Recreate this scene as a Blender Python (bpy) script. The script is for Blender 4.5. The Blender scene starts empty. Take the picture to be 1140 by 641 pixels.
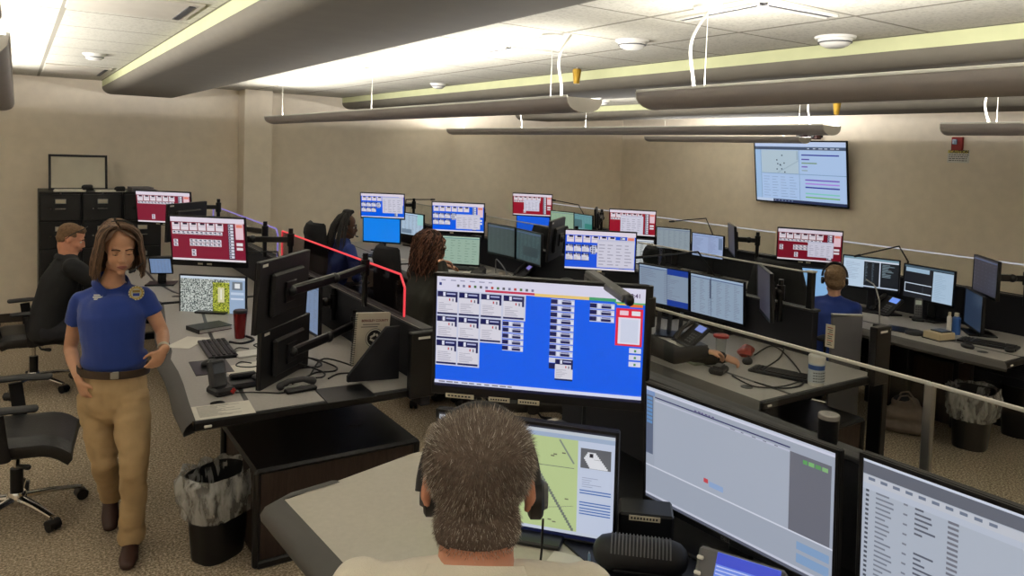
import bpy, math, random
import numpy as np
from mathutils import Vector, Matrix, noise
random.seed(7)
SC = bpy.context.scene
COL = SC.collection
V = Vector
PI = math.pi
R = math.radians
# ---------------------------------------------------------------- camera
F, CY, HC = 840.0, 213.0, 2.10
YAW, PIT, ROL = 0.582, 0.0530, 0.0354
fw = V((math.sin(YAW)*math.cos(PIT), math.cos(YAW)*math.cos(PIT), -math.sin(PIT)))
r0 = V((math.cos(YAW), -math.sin(YAW), 0))
u0 = r0.cross(fw)
rr = r0*math.cos(ROL) + u0*math.sin(ROL)
uu = -r0*math.sin(ROL) + u0*math.cos(ROL)
CAMP = V((0, 0, HC))
def ray(x, y): return rr*((x-570)/F) - uu*((y-CY)/F) + fw
def at_d(x, y, d): return CAMP + ray(x, y)*d
def at_z(x, y, z):
    d = ray(x, y); return CAMP + d*((z-HC)/d.z)
def at_x(x, y, X):
    d = ray(x, y); return CAMP + d*(X/d.x)
def at_y(x, y, Y):
    d = ray(x, y); return CAMP + d*(Y/d.y)
cam = bpy.data.cameras.new('camera'); co = bpy.data.objects.new('camera', cam); COL.objects.link(co)
cam.sensor_width = 36; cam.sensor_fit = 'HORIZONTAL'; cam.lens = F/1140*36
cam.shift_y = -(320.5-CY)/1140; cam.clip_start = .02
m = Matrix((rr, uu, -fw)).transposed().to_4x4(); m.translation = CAMP
co.matrix_world = m; SC.camera = co
SC.view_settings.view_transform = 'Standard'; SC.view_settings.look = 'None'
SC.view_settings.exposure = 0.0; SC.view_settings.gamma = 1.0; SC.view_settings.use_curve_mapping = False
SC.cycles.max_bounces = 8; SC.cycles.diffuse_bounces = 5; SC.cycles.glossy_bounces = 3
SC.cycles.transparent_max_bounces = 12; SC.cycles.use_denoising = True
SC.cycles.sample_clamp_indirect = 6
# ---------------------------------------------------------------- materials
def lin(c):
    c = c/255.0
    return c/12.92 if c <= .04045 else ((c+.055)/1.055)**2.4
def rgb(r, g, b): return (lin(r), lin(g), lin(b), 1)
def hx(s): return tuple(int(s[i:i+2], 16) for i in (0, 2, 4))
MC = {}
def mat(name, col, rough=.6, metal=0, spec=.4, bump=0, bscale=200, var=0, vscale=8, coat=0, sheen=0):
    if name in MC: return MC[name]
    m = bpy.data.materials.new(name); m.use_nodes = True; MC[name] = m
    nt = m.node_tree; b = nt.nodes['Principled BSDF']
    b.inputs['Base Color'].default_value = rgb(*col); b.inputs['Roughness'].default_value = rough
    b.inputs['Metallic'].default_value = metal; b.inputs['Specular IOR Level'].default_value = spec
    if coat: b.inputs['Coat Weight'].default_value = coat
    if sheen: b.inputs['Sheen Weight'].default_value = sheen
    tc = nt.nodes.new('ShaderNodeTexCoord')
    n = nt.nodes.new('ShaderNodeTexNoise'); n.inputs['Scale'].default_value = vscale; n.inputs['Detail'].default_value = 4
    nt.links.new(tc.outputs['Object'], n.inputs['Vector'])
    cr = nt.nodes.new('ShaderNodeValToRGB'); v = var if var else .04
    a = rgb(*col)
    cr.color_ramp.elements[0].position = .3; cr.color_ramp.elements[1].position = .7
    cr.color_ramp.elements[0].color = (a[0]*(1-v), a[1]*(1-v), a[2]*(1-v), 1)
    cr.color_ramp.elements[1].color = (a[0]*(1+v), a[1]*(1+v), a[2]*(1+v), 1)
    nt.links.new(n.outputs['Fac'], cr.inputs['Fac']); nt.links.new(cr.outputs['Color'], b.inputs['Base Color'])
    if bump:
        n2 = nt.nodes.new('ShaderNodeTexNoise'); n2.inputs['Scale'].default_value = bscale; n2.inputs['Detail'].default_value = 3
        nt.links.new(tc.outputs['Object'], n2.inputs['Vector'])
        bp = nt.nodes.new('ShaderNodeBump'); bp.inputs['Strength'].default_value = bump; bp.inputs['Distance'].default_value = .01
        nt.links.new(n2.outputs['Fac'], bp.inputs['Height']); nt.links.new(bp.outputs['Normal'], b.inputs['Normal'])
    return m
def emis(col, s=1.0):
    k = 'glow_%02x%02x%02x_%.2f' % (*col, s)
    if k in MC: return MC[k]
    m = bpy.data.materials.new(k); m.use_nodes = True; MC[k] = m
    nt = m.node_tree; b = nt.nodes['Principled BSDF']
    b.inputs['Base Color'].default_value = (.01, .01, .01, 1); b.inputs['Roughness'].default_value = .35
    b.inputs['Emission Color'].default_value = rgb(*col); b.inputs['Emission Strength'].default_value = s
    return m
def ramp_noise_mat(name, kind, c1, c2, scale, rough=.9, p=(.4, .6), bump=0, c3=None):
    if name in MC: return MC[name]
    m = bpy.data.materials.new(name); m.use_nodes = True; MC[name] = m
    nt = m.node_tree; b = nt.nodes['Principled BSDF']; b.inputs['Roughness'].default_value = rough
    b.inputs['Specular IOR Level'].default_value = .2
    tc = nt.nodes.new('ShaderNodeTexCoord')
    n = nt.nodes.new('ShaderNodeTexNoise'); n.inputs['Scale'].default_value = scale; n.inputs['Detail'].default_value = 6; n.inputs['Roughness'].default_value = .75
    mp = nt.nodes.new('ShaderNodeMapping'); nt.links.new(tc.outputs['Object'], mp.inputs['Vector']); nt.links.new(mp.outputs['Vector'], n.inputs['Vector'])
    if kind == 'wood': mp.inputs['Scale'].default_value = (12, 12, 1)
    cr = nt.nodes.new('ShaderNodeValToRGB')
    cr.color_ramp.elements[0].position = p[0]; cr.color_ramp.elements[1].position = p[1]
    cr.color_ramp.elements[0].color = rgb(*c1); cr.color_ramp.elements[1].color = rgb(*c2)
    if c3: e = cr.color_ramp.elements.new((p[0]+p[1])/2); e.color = rgb(*c3)
    nt.links.new(n.outputs['Fac'], cr.inputs['Fac']); nt.links.new(cr.outputs['Color'], b.inputs['Base Color'])
    if bump:
        bp = nt.nodes.new('ShaderNodeBump'); bp.inputs['Strength'].default_value = bump; bp.inputs['Distance'].default_value = .01
        nt.links.new(n.outputs['Fac'], bp.inputs['Height']); nt.links.new(bp.outputs['Normal'], b.inputs['Normal'])
    return m
def glass_mat(name, tint, fac=.9, rough=.02):
    if name in MC: return MC[name]
    m = bpy.data.materials.new(name); m.use_nodes = True; MC[name] = m
    nt = m.node_tree; nt.nodes.remove(nt.nodes['Principled BSDF'])
    o = nt.nodes['Material Output']
    t = nt.nodes.new('ShaderNodeBsdfTransparent'); t.inputs['Color'].default_value = (*tint, 1)
    g = nt.nodes.new('ShaderNodeBsdfGlossy'); g.inputs['Roughness'].default_value = rough
    fr = nt.nodes.new('ShaderNodeFresnel'); fr.inputs['IOR'].default_value = 1.45
    mx = nt.nodes.new('ShaderNodeMixShader')
    ge = nt.nodes.new('ShaderNodeNewGeometry'); sb = nt.nodes.new('ShaderNodeMath'); sb.operation = 'SUBTRACT'; sb.inputs[0].default_value = 1
    ml = nt.nodes.new('ShaderNodeMath'); ml.operation = 'MULTIPLY'; nt.links.new(ge.outputs['Backfacing'], sb.inputs[1]); nt.links.new(sb.outputs[0], ml.inputs[0]); nt.links.new(fr.outputs[0], ml.inputs[1])
    nt.links.new(ml.outputs[0], mx.inputs[0]); nt.links.new(t.outputs[0], mx.inputs[1]); nt.links.new(g.outputs[0], mx.inputs[2])
    nt.links.new(mx.outputs[0], o.inputs['Surface'])
    return m
def plastic_bag_mat():
    m = bpy.data.materials.new('clear_bag_film'); m.use_nodes = True
    nt = m.node_tree; b = nt.nodes['Principled BSDF']; o = nt.nodes['Material Output']
    b.inputs['Base Color'].default_value = rgb(190, 190, 188); b.inputs['Roughness'].default_value = .25
    t = nt.nodes.new('ShaderNodeBsdfTransparent'); mx = nt.nodes.new('ShaderNodeMixShader')
    tc = nt.nodes.new('ShaderNodeTexCoord'); n = nt.nodes.new('ShaderNodeTexNoise'); n.inputs['Scale'].default_value = 26; n.inputs['Detail'].default_value = 6
    mp = nt.nodes.new('ShaderNodeMapping'); mp.inputs['Scale'].default_value = (1, 1, .35)
    nt.links.new(tc.outputs['Object'], mp.inputs['Vector']); nt.links.new(mp.outputs['Vector'], n.inputs['Vector'])
    cr = nt.nodes.new('ShaderNodeValToRGB'); cr.color_ramp.elements[0].position = .36; cr.color_ramp.elements[0].color = (.22, .22, .22, 1)
    cr.color_ramp.elements[1].position = .62; cr.color_ramp.elements[1].color = (.72, .72, .72, 1)
    bp = nt.nodes.new('ShaderNodeBump'); bp.inputs['Strength'].default_value = .8; bp.inputs['Distance'].default_value = .02
    nt.links.new(n.outputs['Fac'], bp.inputs['Height']); nt.links.new(bp.outputs['Normal'], b.inputs['Normal'])
    nt.links.new(n.outputs['Fac'], cr.inputs['Fac']); nt.links.new(cr.outputs['Color'], mx.inputs[0])
    nt.links.new(t.outputs[0], mx.inputs[1]); nt.links.new(b.outputs[0], mx.inputs[2]); nt.links.new(mx.outputs[0], o.inputs['Surface'])
    return m
M = dict(
    wall=mat('wall_paint', (234, 223, 206), .85, spec=.2, bump=.05, bscale=120),
    tile=None,
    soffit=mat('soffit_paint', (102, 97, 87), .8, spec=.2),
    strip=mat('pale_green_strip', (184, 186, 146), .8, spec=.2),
    black=mat('black_plastic', (24, 24, 27), .45, bump=.03, bscale=600),
    black2=mat('satin_black', (15, 16, 20), .35),
    panel=mat('black_panel_fabric', (25, 26, 34), .8, bump=.2, bscale=500),
    bump=mat('grey_edge_rubber', (72, 70, 68), .55, bump=.05, bscale=400),
    laminate=mat('grey_laminate', (164, 160, 156), .5, var=.05, vscale=60),
    chrome=mat('chrome', (210, 208, 205), .15, metal=1),
    alum=mat('brushed_aluminium', (170, 170, 168), .35, metal=1),
    rail=mat('white_trim_rail', (205, 203, 196), .4),
    white=mat('white_plastic', (220, 218, 212), .5),
    offw=mat('cream_label', (196, 188, 168), .6),
    paper=mat('paper', (214, 210, 200), .8),
    leather=mat('black_leather', (33, 32, 33), .42, bump=.12, bscale=90),
    mesh=mat('chair_fabric', (28, 28, 31), .85, bump=.3, bscale=700),
    wood=ramp_noise_mat('dark_wood_laminate', 'wood', (40, 32, 30), (62, 50, 45), 4, .5, (.35, .65)),
    cabinet=mat('black_cabinet_enamel', (27, 27, 29), .4, bump=.05, bscale=900),
    glass=glass_mat('clear_glass', (.92, .93, .92)),
    glassd=glass_mat('smoked_glass', (.62, .58, .60)),
    fixture=mat('grey_perforated_metal', (168, 162, 160), .55, metal=.3, bump=.15, bscale=900),
    fixend=mat('fixture_end_metal', (190, 186, 178), .5),
    cable=mat('black_cable', (18, 18, 20), .5),
    wcable=mat('white_cable', (225, 222, 212), .5),
    gold=mat('brass_mesh', (170, 135, 50), .35, metal=.7, bump=.8, bscale=150),
    red=mat('red_plastic', (150, 32, 32), .5),
    blue=mat('blue_paper', (45, 80, 160), .6),
    grey=mat('mid_grey_plastic', (88, 88, 90), .5),
    dgrey=mat('dark_grey_plastic', (52, 52, 56), .5),
    bag=plastic_bag_mat(),
)
# ---------------------------------------------------------------- mesh builder
class MB:
    def __init__(s): s.v = []; s.f = []; s.m = []; s.mats = []; s.T = Matrix.Identity(4)
    def mi(s, m):
        if m not in s.mats: s.mats.append(m)
        return s.mats.index(m)
    def add(s, vs, fs, m):
        o = len(s.v); k = s.mi(m)
        s.v += [tuple(s.T @ V(p)) for p in vs]
        s.f += [tuple(i+o for i in f) for f in fs]; s.m += [k]*len(fs)
    def box(s, c, size, m, rot=None, bev=0):
        x, y, z = [a/2 for a in size]; b = min(bev, x*.9, y*.9, z*.9)
        Rm = rot if rot is not None else Matrix.Identity(3)
        if b <= 0:
            vs = [(sx*x, sy*y, sz*z) for sz in (-1, 1) for sy in (-1, 1) for sx in (-1, 1)]
            fs = [(0, 2, 3, 1), (4, 5, 7, 6), (0, 1, 5, 4), (2, 6, 7, 3), (0, 4, 6, 2), (1, 3, 7, 5)]
        else:
            vs = []; idx = {}
            for sx in (-1, 1):
                for sy in (-1, 1):
                    for sz in (-1, 1):
                        for a in range(3):
                            p = [sx*(x-b), sy*(y-b), sz*(z-b)]; p[a] = (sx*x, sy*y, sz*z)[a]
                            idx[(sx, sy, sz, a)] = len(vs); vs.append(tuple(p))
            fs = []
            for a in range(3):
                o1, o2 = [i for i in range(3) if i != a]
                for sg in (-1, 1):
                    q = []
                    for e1, e2 in ((-1, -1), (1, -1), (1, 1), (-1, 1)):
                        k = [0, 0, 0]; k[a] = sg; k[o1] = e1; k[o2] = e2; q.append(idx[(*k, a)])
                    if (sg == 1) == (a == 1): q = q[::-1]
                    fs.append(tuple(q))
            for a in range(3):
                o1, o2 = [i for i in range(3) if i != a]
                for e1 in (-1, 1):
                    for e2 in (-1, 1):
                        k0 = [0, 0, 0]; k0[o1] = e1; k0[o2] = e2; k1 = list(k0); k0[a] = -1; k1[a] = 1
                        fs.append((idx[(*k0, o1)], idx[(*k1, o1)], idx[(*k1, o2)], idx[(*k0, o2)]))
            for sx in (-1, 1):
                for sy in (-1, 1):
                    for sz in (-1, 1): fs.append(tuple(idx[(sx, sy, sz, a)] for a in range(3)))
        s.add([tuple(Rm @ V(p) + V(c)) for p in vs], fs, m)
    def rbar(s, p0, p1, w, h, m, up=(0, 0, 1), bev=.002):
        p0 = V(p0); p1 = V(p1); d = p1-p0; L = d.length; d.normalize()
        sx = d.cross(V(up)); sx = sx.normalized() if sx.length > 1e-4 else V((1, 0, 0)); sz = sx.cross(d)
        s.box((p0+p1)/2, (w, L, h), m, Matrix((sx, d, sz)).transposed(), bev)
    def tube(s, pts, rad, m, seg=10, side=None, cap=True):
        pts = [V(p) for p in pts]; n = len(pts)
        if not isinstance(rad, (list, tuple)): rad = [rad]*n
        rad = [(r, r) if not isinstance(r, (list, tuple)) else r for r in rad]
        prev = None; vs = []; fs = []
        for i, p in enumerate(pts):
            t = (pts[min(i+1, n-1)]-pts[max(i-1, 0)])
            t = t.normalized() if t.length > 1e-9 else V((0, 0, 1))
            if prev is None:
                a = V(side) if side is not None else (V((0, 0, 1)) if abs(t.z) < .9 else V((1, 0, 0)))
            else: a = prev if side is None else V(side)
            a = a - t*a.dot(t); a = a.normalized() if a.length > 1e-6 else t.orthogonal().normalized()
            prev = a; b = t.cross(a)
            for k in range(seg):
                th = 2*PI*k/seg; vs.append(p + a*(rad[i][0]*math.cos(th)) + b*(rad[i][1]*math.sin(th)))
        for i in range(n-1):
            for k in range(seg):
                k2 = (k+1) % seg; fs.append((i*seg+k, i*seg+k2, (i+1)*seg+k2, (i+1)*seg+k))
        if cap: fs.append(tuple(range(seg))[::-1]); fs.append(tuple((n-1)*seg+k for k in range(seg)))
        s.add(vs, fs, m)
    def cyl(s, p0, p1, r0, m, r1=None, seg=20): s.tube([p0, p1], [r0, r0 if r1 is None else r1], m, seg)
    def limb(s, pts, rad, m, seg=16, side=None):
        """tube with rounded ends (radii may be (a, b))"""
        pts = [V(p) for p in pts]; rad = [(r, r) if not isinstance(r, (list, tuple)) else r for r in rad]
        def ends(p, q, r):
            d = (p-q).normalized(); rm = min(r); o = []
            for a in (80, 55, 30): o.append((p+d*rm*math.sin(R(a)), (r[0]*math.cos(R(a)), r[1]*math.cos(R(a)))))
            return o
        a = ends(pts[0], pts[1], rad[0]); b = ends(pts[-1], pts[-2], rad[-1])[::-1]
        P = [x[0] for x in a]+pts+[x[0] for x in b]; Q = [x[1] for x in a]+rad+[x[1] for x in b]
        s.tube(P, Q, m, seg, side)
    def ell(s, c, r, m, rot=None, seg=18, ring=12):
        if not isinstance(r, (list, tuple)): r = (r, r, r)
        Rm = rot if rot is not None else Matrix.Identity(3); vs = []; fs = []; c = V(c)
        for i in range(1, ring):
            ph = PI*i/ring
            for k in range(seg):
                th = 2*PI*k/seg
                vs.append(Rm @ V((r[0]*math.sin(ph)*math.cos(th), r[1]*math.sin(ph)*math.sin(th), r[2]*math.cos(ph)))+c)
        vs.append(Rm @ V((0, 0, r[2]))+c); vs.append(Rm @ V((0, 0, -r[2]))+c)
        for i in range(ring-2):
            for k in range(seg):
                k2 = (k+1) % seg; fs.append((i*seg+k, (i+1)*seg+k, (i+1)*seg+k2, i*seg+k2))
        t = len(vs)-2
        for k in range(seg):
            k2 = (k+1) % seg; fs.append((t, k, k2)); fs.append((t+1, (ring-2)*seg+k2, (ring-2)*seg+k))
        s.add(vs, fs, m)
    def prism(s, out, z0, z1, m, mside=None):
        n = len(out); ar = sum(out[i][0]*out[(i+1) % n][1]-out[(i+1) % n][0]*out[i][1] for i in range(n))
        if ar < 0: out = out[::-1]
        vs = [(p[0], p[1], z0) for p in out]+[(p[0], p[1], z1) for p in out]
        s.add(vs, [tuple(range(n))[::-1], tuple(range(n, 2*n))], m)
        s.add(vs, [(i, (i+1) % n, n+(i+1) % n, n+i) for i in range(n)], mside or m)
    def lathe(s, prof, c, m, seg=24, ax=None):
        c = V(c); vs = []; fs = []
        Rm = V((0, 0, 1)).rotation_difference(V(ax)).to_matrix() if ax is not None else Matrix.Identity(3)
        for r, z in prof:
            for k in range(seg):
                th = 2*PI*k/seg; vs.append(Rm @ V((r*math.cos(th), r*math.sin(th), z))+c)
        for i in range(len(prof)-1):
            for k in range(seg):
                k2 = (k+1) % seg; fs.append((i*seg+k, i*seg+k2, (i+1)*seg+k2, (i+1)*seg+k))
        s.add(vs, fs, m)
    def sheet(s, grid, m):
        n = len(grid[0]); vs = [p for row in grid for p in row]
        fs = [(i*n+j, i*n+j+1, (i+1)*n+j+1, (i+1)*n+j) for i in range(len(grid)-1) for j in range(n-1)]
        s.add(vs, fs, m)
    def build(s, name, parent=None, smooth=35):
        me = bpy.data.meshes.new(name); me.from_pydata(s.v, [], s.f)
        for m in s.mats: me.materials.append(m)
        me.polygons.foreach_set('material_index', s.m)
        me.update()
        if smooth:
            me.polygons.foreach_set('use_smooth', [True]*len(me.polygons))
            try: me.set_sharp_from_angle(angle=R(smooth))
            except Exception: pass
        o = bpy.data.objects.new(name, me); COL.objects.link(o)
        if parent is not None: o.parent = parent
        return o
def tag(o, label, cat, group=None):
    o['label'] = label; o['category'] = cat
    if group: o['group'] = group
    return o
def thing(name, label, cat, loc=(0, 0, 0), rotz=0, group=None):
    o = bpy.data.objects.new(name, None); COL.objects.link(o); o.empty_display_size = .05
    o.location = loc; o.rotation_euler = (0, 0, rotz)
    return tag(o, label, cat, group)
def struct(name, mb, smooth=0):
    o = mb.build(name, None, smooth); o['kind'] = 'structure'; return o
def voxel(name, mb, parent, size, smooth=3, disp=None):
    me = bpy.data.meshes.new('tmp'); me.from_pydata(mb.v, [], mb.f); me.update()
    o = bpy.data.objects.new('tmp', me); COL.objects.link(o)
    md = o.modifiers.new('r', 'REMESH'); md.mode = 'VOXEL'; md.voxel_size = size; md.use_smooth_shade = True
    if smooth: s = o.modifiers.new('s', 'SMOOTH'); s.factor = .6; s.iterations = smooth
    dg = bpy.context.evaluated_depsgraph_get(); dg.update()
    nm = bpy.data.meshes.new_from_object(o.evaluated_get(dg)); bpy.data.objects.remove(o); bpy.data.meshes.remove(me)
    nm.name = name
    if disp:
        n_ = len(nm.vertices); co_a = np.empty(n_*3, 'f'); no_a = np.empty(n_*3, 'f')
        nm.vertices.foreach_get('co', co_a); nm.vertices.foreach_get('normal', no_a)
        co_a = co_a.reshape(-1, 3); no_a = no_a.reshape(-1, 3)
        dv = np.array([disp(V(c)) for c in co_a.tolist()], 'f')
        nm.vertices.foreach_set('co', (co_a+no_a*dv[:, None]).ravel())
    nm.materials.clear(); nm.materials.append(mb.mats[0])
    nm.polygons.foreach_set('use_smooth', [True]*len(nm.polygons)); nm.update()
    r = bpy.data.objects.new(name, nm); COL.objects.link(r)
    if parent is not None: r.parent = parent
    return r
def copy_tree(o, parent=None):
    c = o.copy(); COL.objects.link(c); c.parent = parent
    for ch in list(o.children): copy_tree(ch, c)
    return c
def text_rects(mb, s, origin, right, up, size, m, bold=0):
    """lettering as mesh, lying in the plane (right, up)"""
    cu = bpy.data.curves.new('t', 'FONT'); cu.body = s; cu.size = size; cu.offset = bold
    cu.extrude = .0004
    o = bpy.data.objects.new('t', cu); COL.objects.link(o)
    dg = bpy.context.evaluated_depsgraph_get(); dg.update()
    me = bpy.data.meshes.new_from_object(o.evaluated_get(dg))
    r = V(right).normalized(); u = V(up).normalized(); n = r.cross(u)
    vs = [V(origin)+r*v.co.x+u*v.co.y+n*v.co.z for v in me.vertices]
    mb.add(vs, [tuple(p.vertices) for p in me.polygons], m)
    bpy.data.objects.remove(o); bpy.data.curves.remove(cu); bpy.data.meshes.remove(me)
# ================================================================ THE ROOM
CEIL = 2.75
XL, XR, YN, YF = -4.4, 8.85, -2.6, 10.0
def tile_mat():
    m = bpy.data.materials.new('ceiling_tile'); m.use_nodes = True
    nt = m.node_tree; b = nt.nodes['Principled BSDF']; b.inputs['Roughness'].default_value = .9; b.inputs['Specular IOR Level'].default_value = .1
    uv = nt.nodes.new('ShaderNodeUVMap'); sp = nt.nodes.new('ShaderNodeSeparateXYZ'); nt.links.new(uv.outputs[0], sp.inputs[0])
    def M2(op, a, b_=None, c=None):
        n = nt.nodes.new('ShaderNodeMath'); n.operation = op
        for i, x in enumerate((a, b_, c)):
            if x is None: continue
            if isinstance(x, (int, float)): n.inputs[i].default_value = x
            else: nt.links.new(x, n.inputs[i])
        return n.outputs[0]
    gx = M2('LESS_THAN', M2('ABSOLUTE', M2('SUBTRACT', M2('FRACT', sp.outputs[0]), .5)), .020)
    gy = M2('LESS_THAN', M2('ABSOLUTE', M2('SUBTRACT', M2('FRACT', sp.outputs[1]), .5)), .013)
    g = M2('MAXIMUM', gx, gy)
    tc = nt.nodes.new('ShaderNodeTexCoord'); n = nt.nodes.new('ShaderNodeTexNoise'); n.inputs['Scale'].default_value = 70; n.inputs['Detail'].default_value = 5
    nt.links.new(tc.outputs['Object'], n.inputs['Vector'])
    cr = nt.nodes.new('ShaderNodeValToRGB'); cr.color_ramp.elements[0].position = .38; cr.color_ramp.elements[1].position = .5
    cr.color_ramp.elements[0].color = rgb(172, 169, 158); cr.color_ramp.elements[1].color = rgb(188, 185, 174)
    nt.links.new(n.outputs['Fac'], cr.inputs[0])
    mx = nt.nodes.new('ShaderNodeMixRGB'); nt.links.new(g, mx.inputs[0]); nt.links.new(cr.outputs[0], mx.inputs[1]); mx.inputs[2].default_value = rgb(128, 124, 114)
    nt.links.new(mx.outputs[0], b.inputs['Base Color'])
    bp = nt.nodes.new('ShaderNodeBump'); bp.inputs['Strength'].default_value = .6; bp.inputs['Distance'].default_value = .006; bp.invert = True
    nt.links.new(g, bp.inputs['Height']); nt.links.new(bp.outputs[0], b.inputs['Normal'])
    return m
TM = tile_mat()
mb = MB(); X0 = (XL-.1, 1.2, XR+.1)
for a, b, off, w in ((XL-.1, 1.2, .2, .63), (1.2, XR+.1, 0, .62)):
    mb.add([(a, YN-.1, CEIL), (b, YN-.1, CEIL), (b, YF+.1, CEIL), (a, YF+.1, CEIL)], [(0, 3, 2, 1)], TM)
    mb.add([(a, YN-.1, CEIL+.1), (b, YN-.1, CEIL+.1), (b, YF+.1, CEIL+.1), (a, YF+.1, CEIL+.1)], [(0, 1, 2, 3)], M['soffit'])
co_ = struct('ceiling', mb)
uvl = co_.data.uv_layers.new(name='UVMap')
for p in co_.data.polygons:
    left = co_.data.vertices[p.vertices[0]].co.x < 0
    for li in p.loop_indices:
        c = co_.data.vertices[co_.data.loops[li].vertex_index].co
        off, w = (.2, .63) if p.center.x < 1 else (0, .62)
        uvl.data[li].uv = ((c.x-off)/w+.5+20, (c.y-2.0)/.645+.5+20)
M['carpet'] = ramp_noise_mat('tan_carpet', 'n', (92, 80, 66), (232, 216, 194), 80, .95, (.36, .64), bump=.6, c3=(158, 143, 122))
mb = MB(); mb.box(((XL+XR)/2, (YN+YF)/2, -.05), (XR-XL+.4, YF-YN+.4, .1), M['carpet']); struct('floor', mb)
for n, c, s in (('wall_back', ((XL+XR)/2, YF+.06, CEIL/2), (XR-XL+.24, .12, CEIL)), ('wall_front', ((XL+XR)/2, YN-.06, CEIL/2), (XR-XL+.24, .12, CEIL)),
                ('wall_left', (XL-.06, (YN+YF)/2, CEIL/2), (.12, YF-YN, CEIL)), ('wall_right', (XR+.06, (YN+YF)/2, CEIL/2), (.12, YF-YN, CEIL))):
    mb = MB(); mb.box(c, s, M['wall']); struct(n, mb)
M['base'] = mat('vinyl_baseboard', (60, 52, 46), .6)
mb = MB(); mb.box(((XL+XR)/2, YF-.006, .05), (XR-XL, .012, .1), M['base'], bev=.003); struct('baseboard_back', mb)
mb = MB(); mb.box((XR-.006, (YN+YF)/2, .05), (.012, YF-YN-.03, .1), M['base'], bev=.003); struct('baseboard_right', mb)
mb = MB(); mb.box((XL+.006, (YN+YF)/2, .05), (.012, YF-YN-.03, .1), M['base'], bev=.003); struct('baseboard_left', mb)
# pillar standing against the back wall
px0, px1 = at_y(272, 150, 9.68).x, at_y(303, 150, 9.68).x
mb = MB(); mb.box(((px0+px1)/2, 9.84, CEIL/2), (px1-px0, .32, CEIL), M['wall'], bev=.004); struct('wall_pillar', mb)
# soffits: rounded bulkheads running the length of the room
for k, (xa, xb) in enumerate(((.83, 1.66), (3.74, 4.55), (6.60, 7.35))):
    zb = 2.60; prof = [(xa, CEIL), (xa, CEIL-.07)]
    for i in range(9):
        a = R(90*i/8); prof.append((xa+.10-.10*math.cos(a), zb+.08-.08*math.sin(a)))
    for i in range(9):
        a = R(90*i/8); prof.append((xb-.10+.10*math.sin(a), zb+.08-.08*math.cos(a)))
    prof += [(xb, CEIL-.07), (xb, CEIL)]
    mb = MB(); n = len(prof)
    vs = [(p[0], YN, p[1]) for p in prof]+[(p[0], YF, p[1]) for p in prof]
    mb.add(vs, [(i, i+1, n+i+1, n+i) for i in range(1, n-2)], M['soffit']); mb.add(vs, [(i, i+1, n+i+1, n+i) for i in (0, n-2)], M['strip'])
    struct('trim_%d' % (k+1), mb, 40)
# ---------------------------------------------------------------- pendant lights
LIGHTW = 23.0
def pendant(X, Ya, Yb, label, cords, W=.23):
    """long trough pendant, lamp shining up; Ya near end, Yb far end"""
    zt = 2.39; L = Yb-Ya; cy = (Ya+Yb)/2
    t = thing('pendant_light', label, 'ceiling light', (X, cy, zt), 0, 'linear pendant lights')
    w = W/2; n = 10; pr_ = []
    for i in range(n+1):
        a = PI*i/n; pr_.append((-w*math.cos(a)*1.0, -.075*math.sin(a)**.8))
    inner = [(x*.93, z*.86) for x, z in pr_]
    mb = MB(); k = len(pr_)
    vs = [(x, -L/2, z) for x, z in pr_]+[(x, L/2, z) for x, z in pr_]+[(x, -L/2, z) for x, z in inner]+[(x, L/2, z) for x, z in inner]
    mb.add(vs, [(i, i+1, k+i+1, k+i) for i in range(k-1)], M['fixture'])
    mb.add(vs, [(2*k+i, 3*k+i, 3*k+i+1, 2*k+i+1) for i in range(k-1)], M['white'])
    mb.build('housing', t)
    for sg in (-1, 1):
        mb = MB(); y0 = sg*(L/2); 
        o = [V((x*1.02, y0, z*1.02)) for x, z in pr_]+[V((x*1.02, y0+sg*.006, z*1.02)) for x, z in pr_]
        mb.add(o, [tuple(range(k)), tuple(range(k, 2*k))[::-1]]+[(i, i+1, k+i+1, k+i) for i in range(k-1)]+[(0, k, 2*k-1, k-1)], M['fixend'])
        mb.build('end_cap', t, 30)
    mb = MB()
    for sg in (-1, 1): mb.box((sg*w*.985, 0, .003), (.012, L, .012), M['rail'], bev=.002)
    mb.build('rim', t)
    yy = [(-L/2+.3), (L/2-.3)] + ([0] if L > 4 else [])
    for y in yy:
        mb = MB(); 
        mb.cyl((0, y, 0), (0, y, CEIL-zt-.012), .002, M['wcable'], seg=6)
        mb.lathe([(0, 0), (.06, 0), (.065, .012)], (0, y, CEIL-zt-.012), M['white'], 20)
        mb.box((0, y, -.012), (W*.9, .02, .012), M['rail'])
        mb.build('suspension_wire', t)
    for y in cords:
        mb = MB(); P = []
        for i in range(15):
            q = i/14; P.append((.03*math.sin(q*PI*2.0)+.02*q, y+.05*math.sin(q*PI*1.4), -.005+(CEIL-zt-.01)*q))
        mb.tube(P, .007, M['wcable'], 8); mb.build('power_cord', t)
    # lamps: tubes either side of the trough's spine, throwing light up and out
    nL = max(1, round(L/2.2)); seg = L/nL
    for j in range(nL):
        for sg in (-1, 1):
            d = bpy.data.lights.new('fluorescent_tube', 'AREA'); d.shape = 'RECTANGLE'; d.size = .05; d.size_y = seg*.94
            d.energy = LIGHTW*seg/2; d.color = (1.0, .972, .93)
            lo = bpy.data.objects.new('fluorescent_tube', d); COL.objects.link(lo); lo.parent = t
            lo.location = (sg*.035, -L/2+seg*(j+.5), -.002); lo.rotation_euler = (PI, sg*-R(80), 0)
    return t
pendant(-2.95, 2.72, 8.75, 'unseen grey pendant light added past the left edge to brighten that side, farther one', [])  # both pendants of this row are unseen, added to brighten the left side
pendant(-2.95, -2.2, 2.30, 'unseen grey pendant light added past the left edge to brighten that side, nearer one', [])
pendant(-.135, 2.72, 8.75, 'grey linear pendant light at the far left edge of the ceiling', [])
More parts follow.
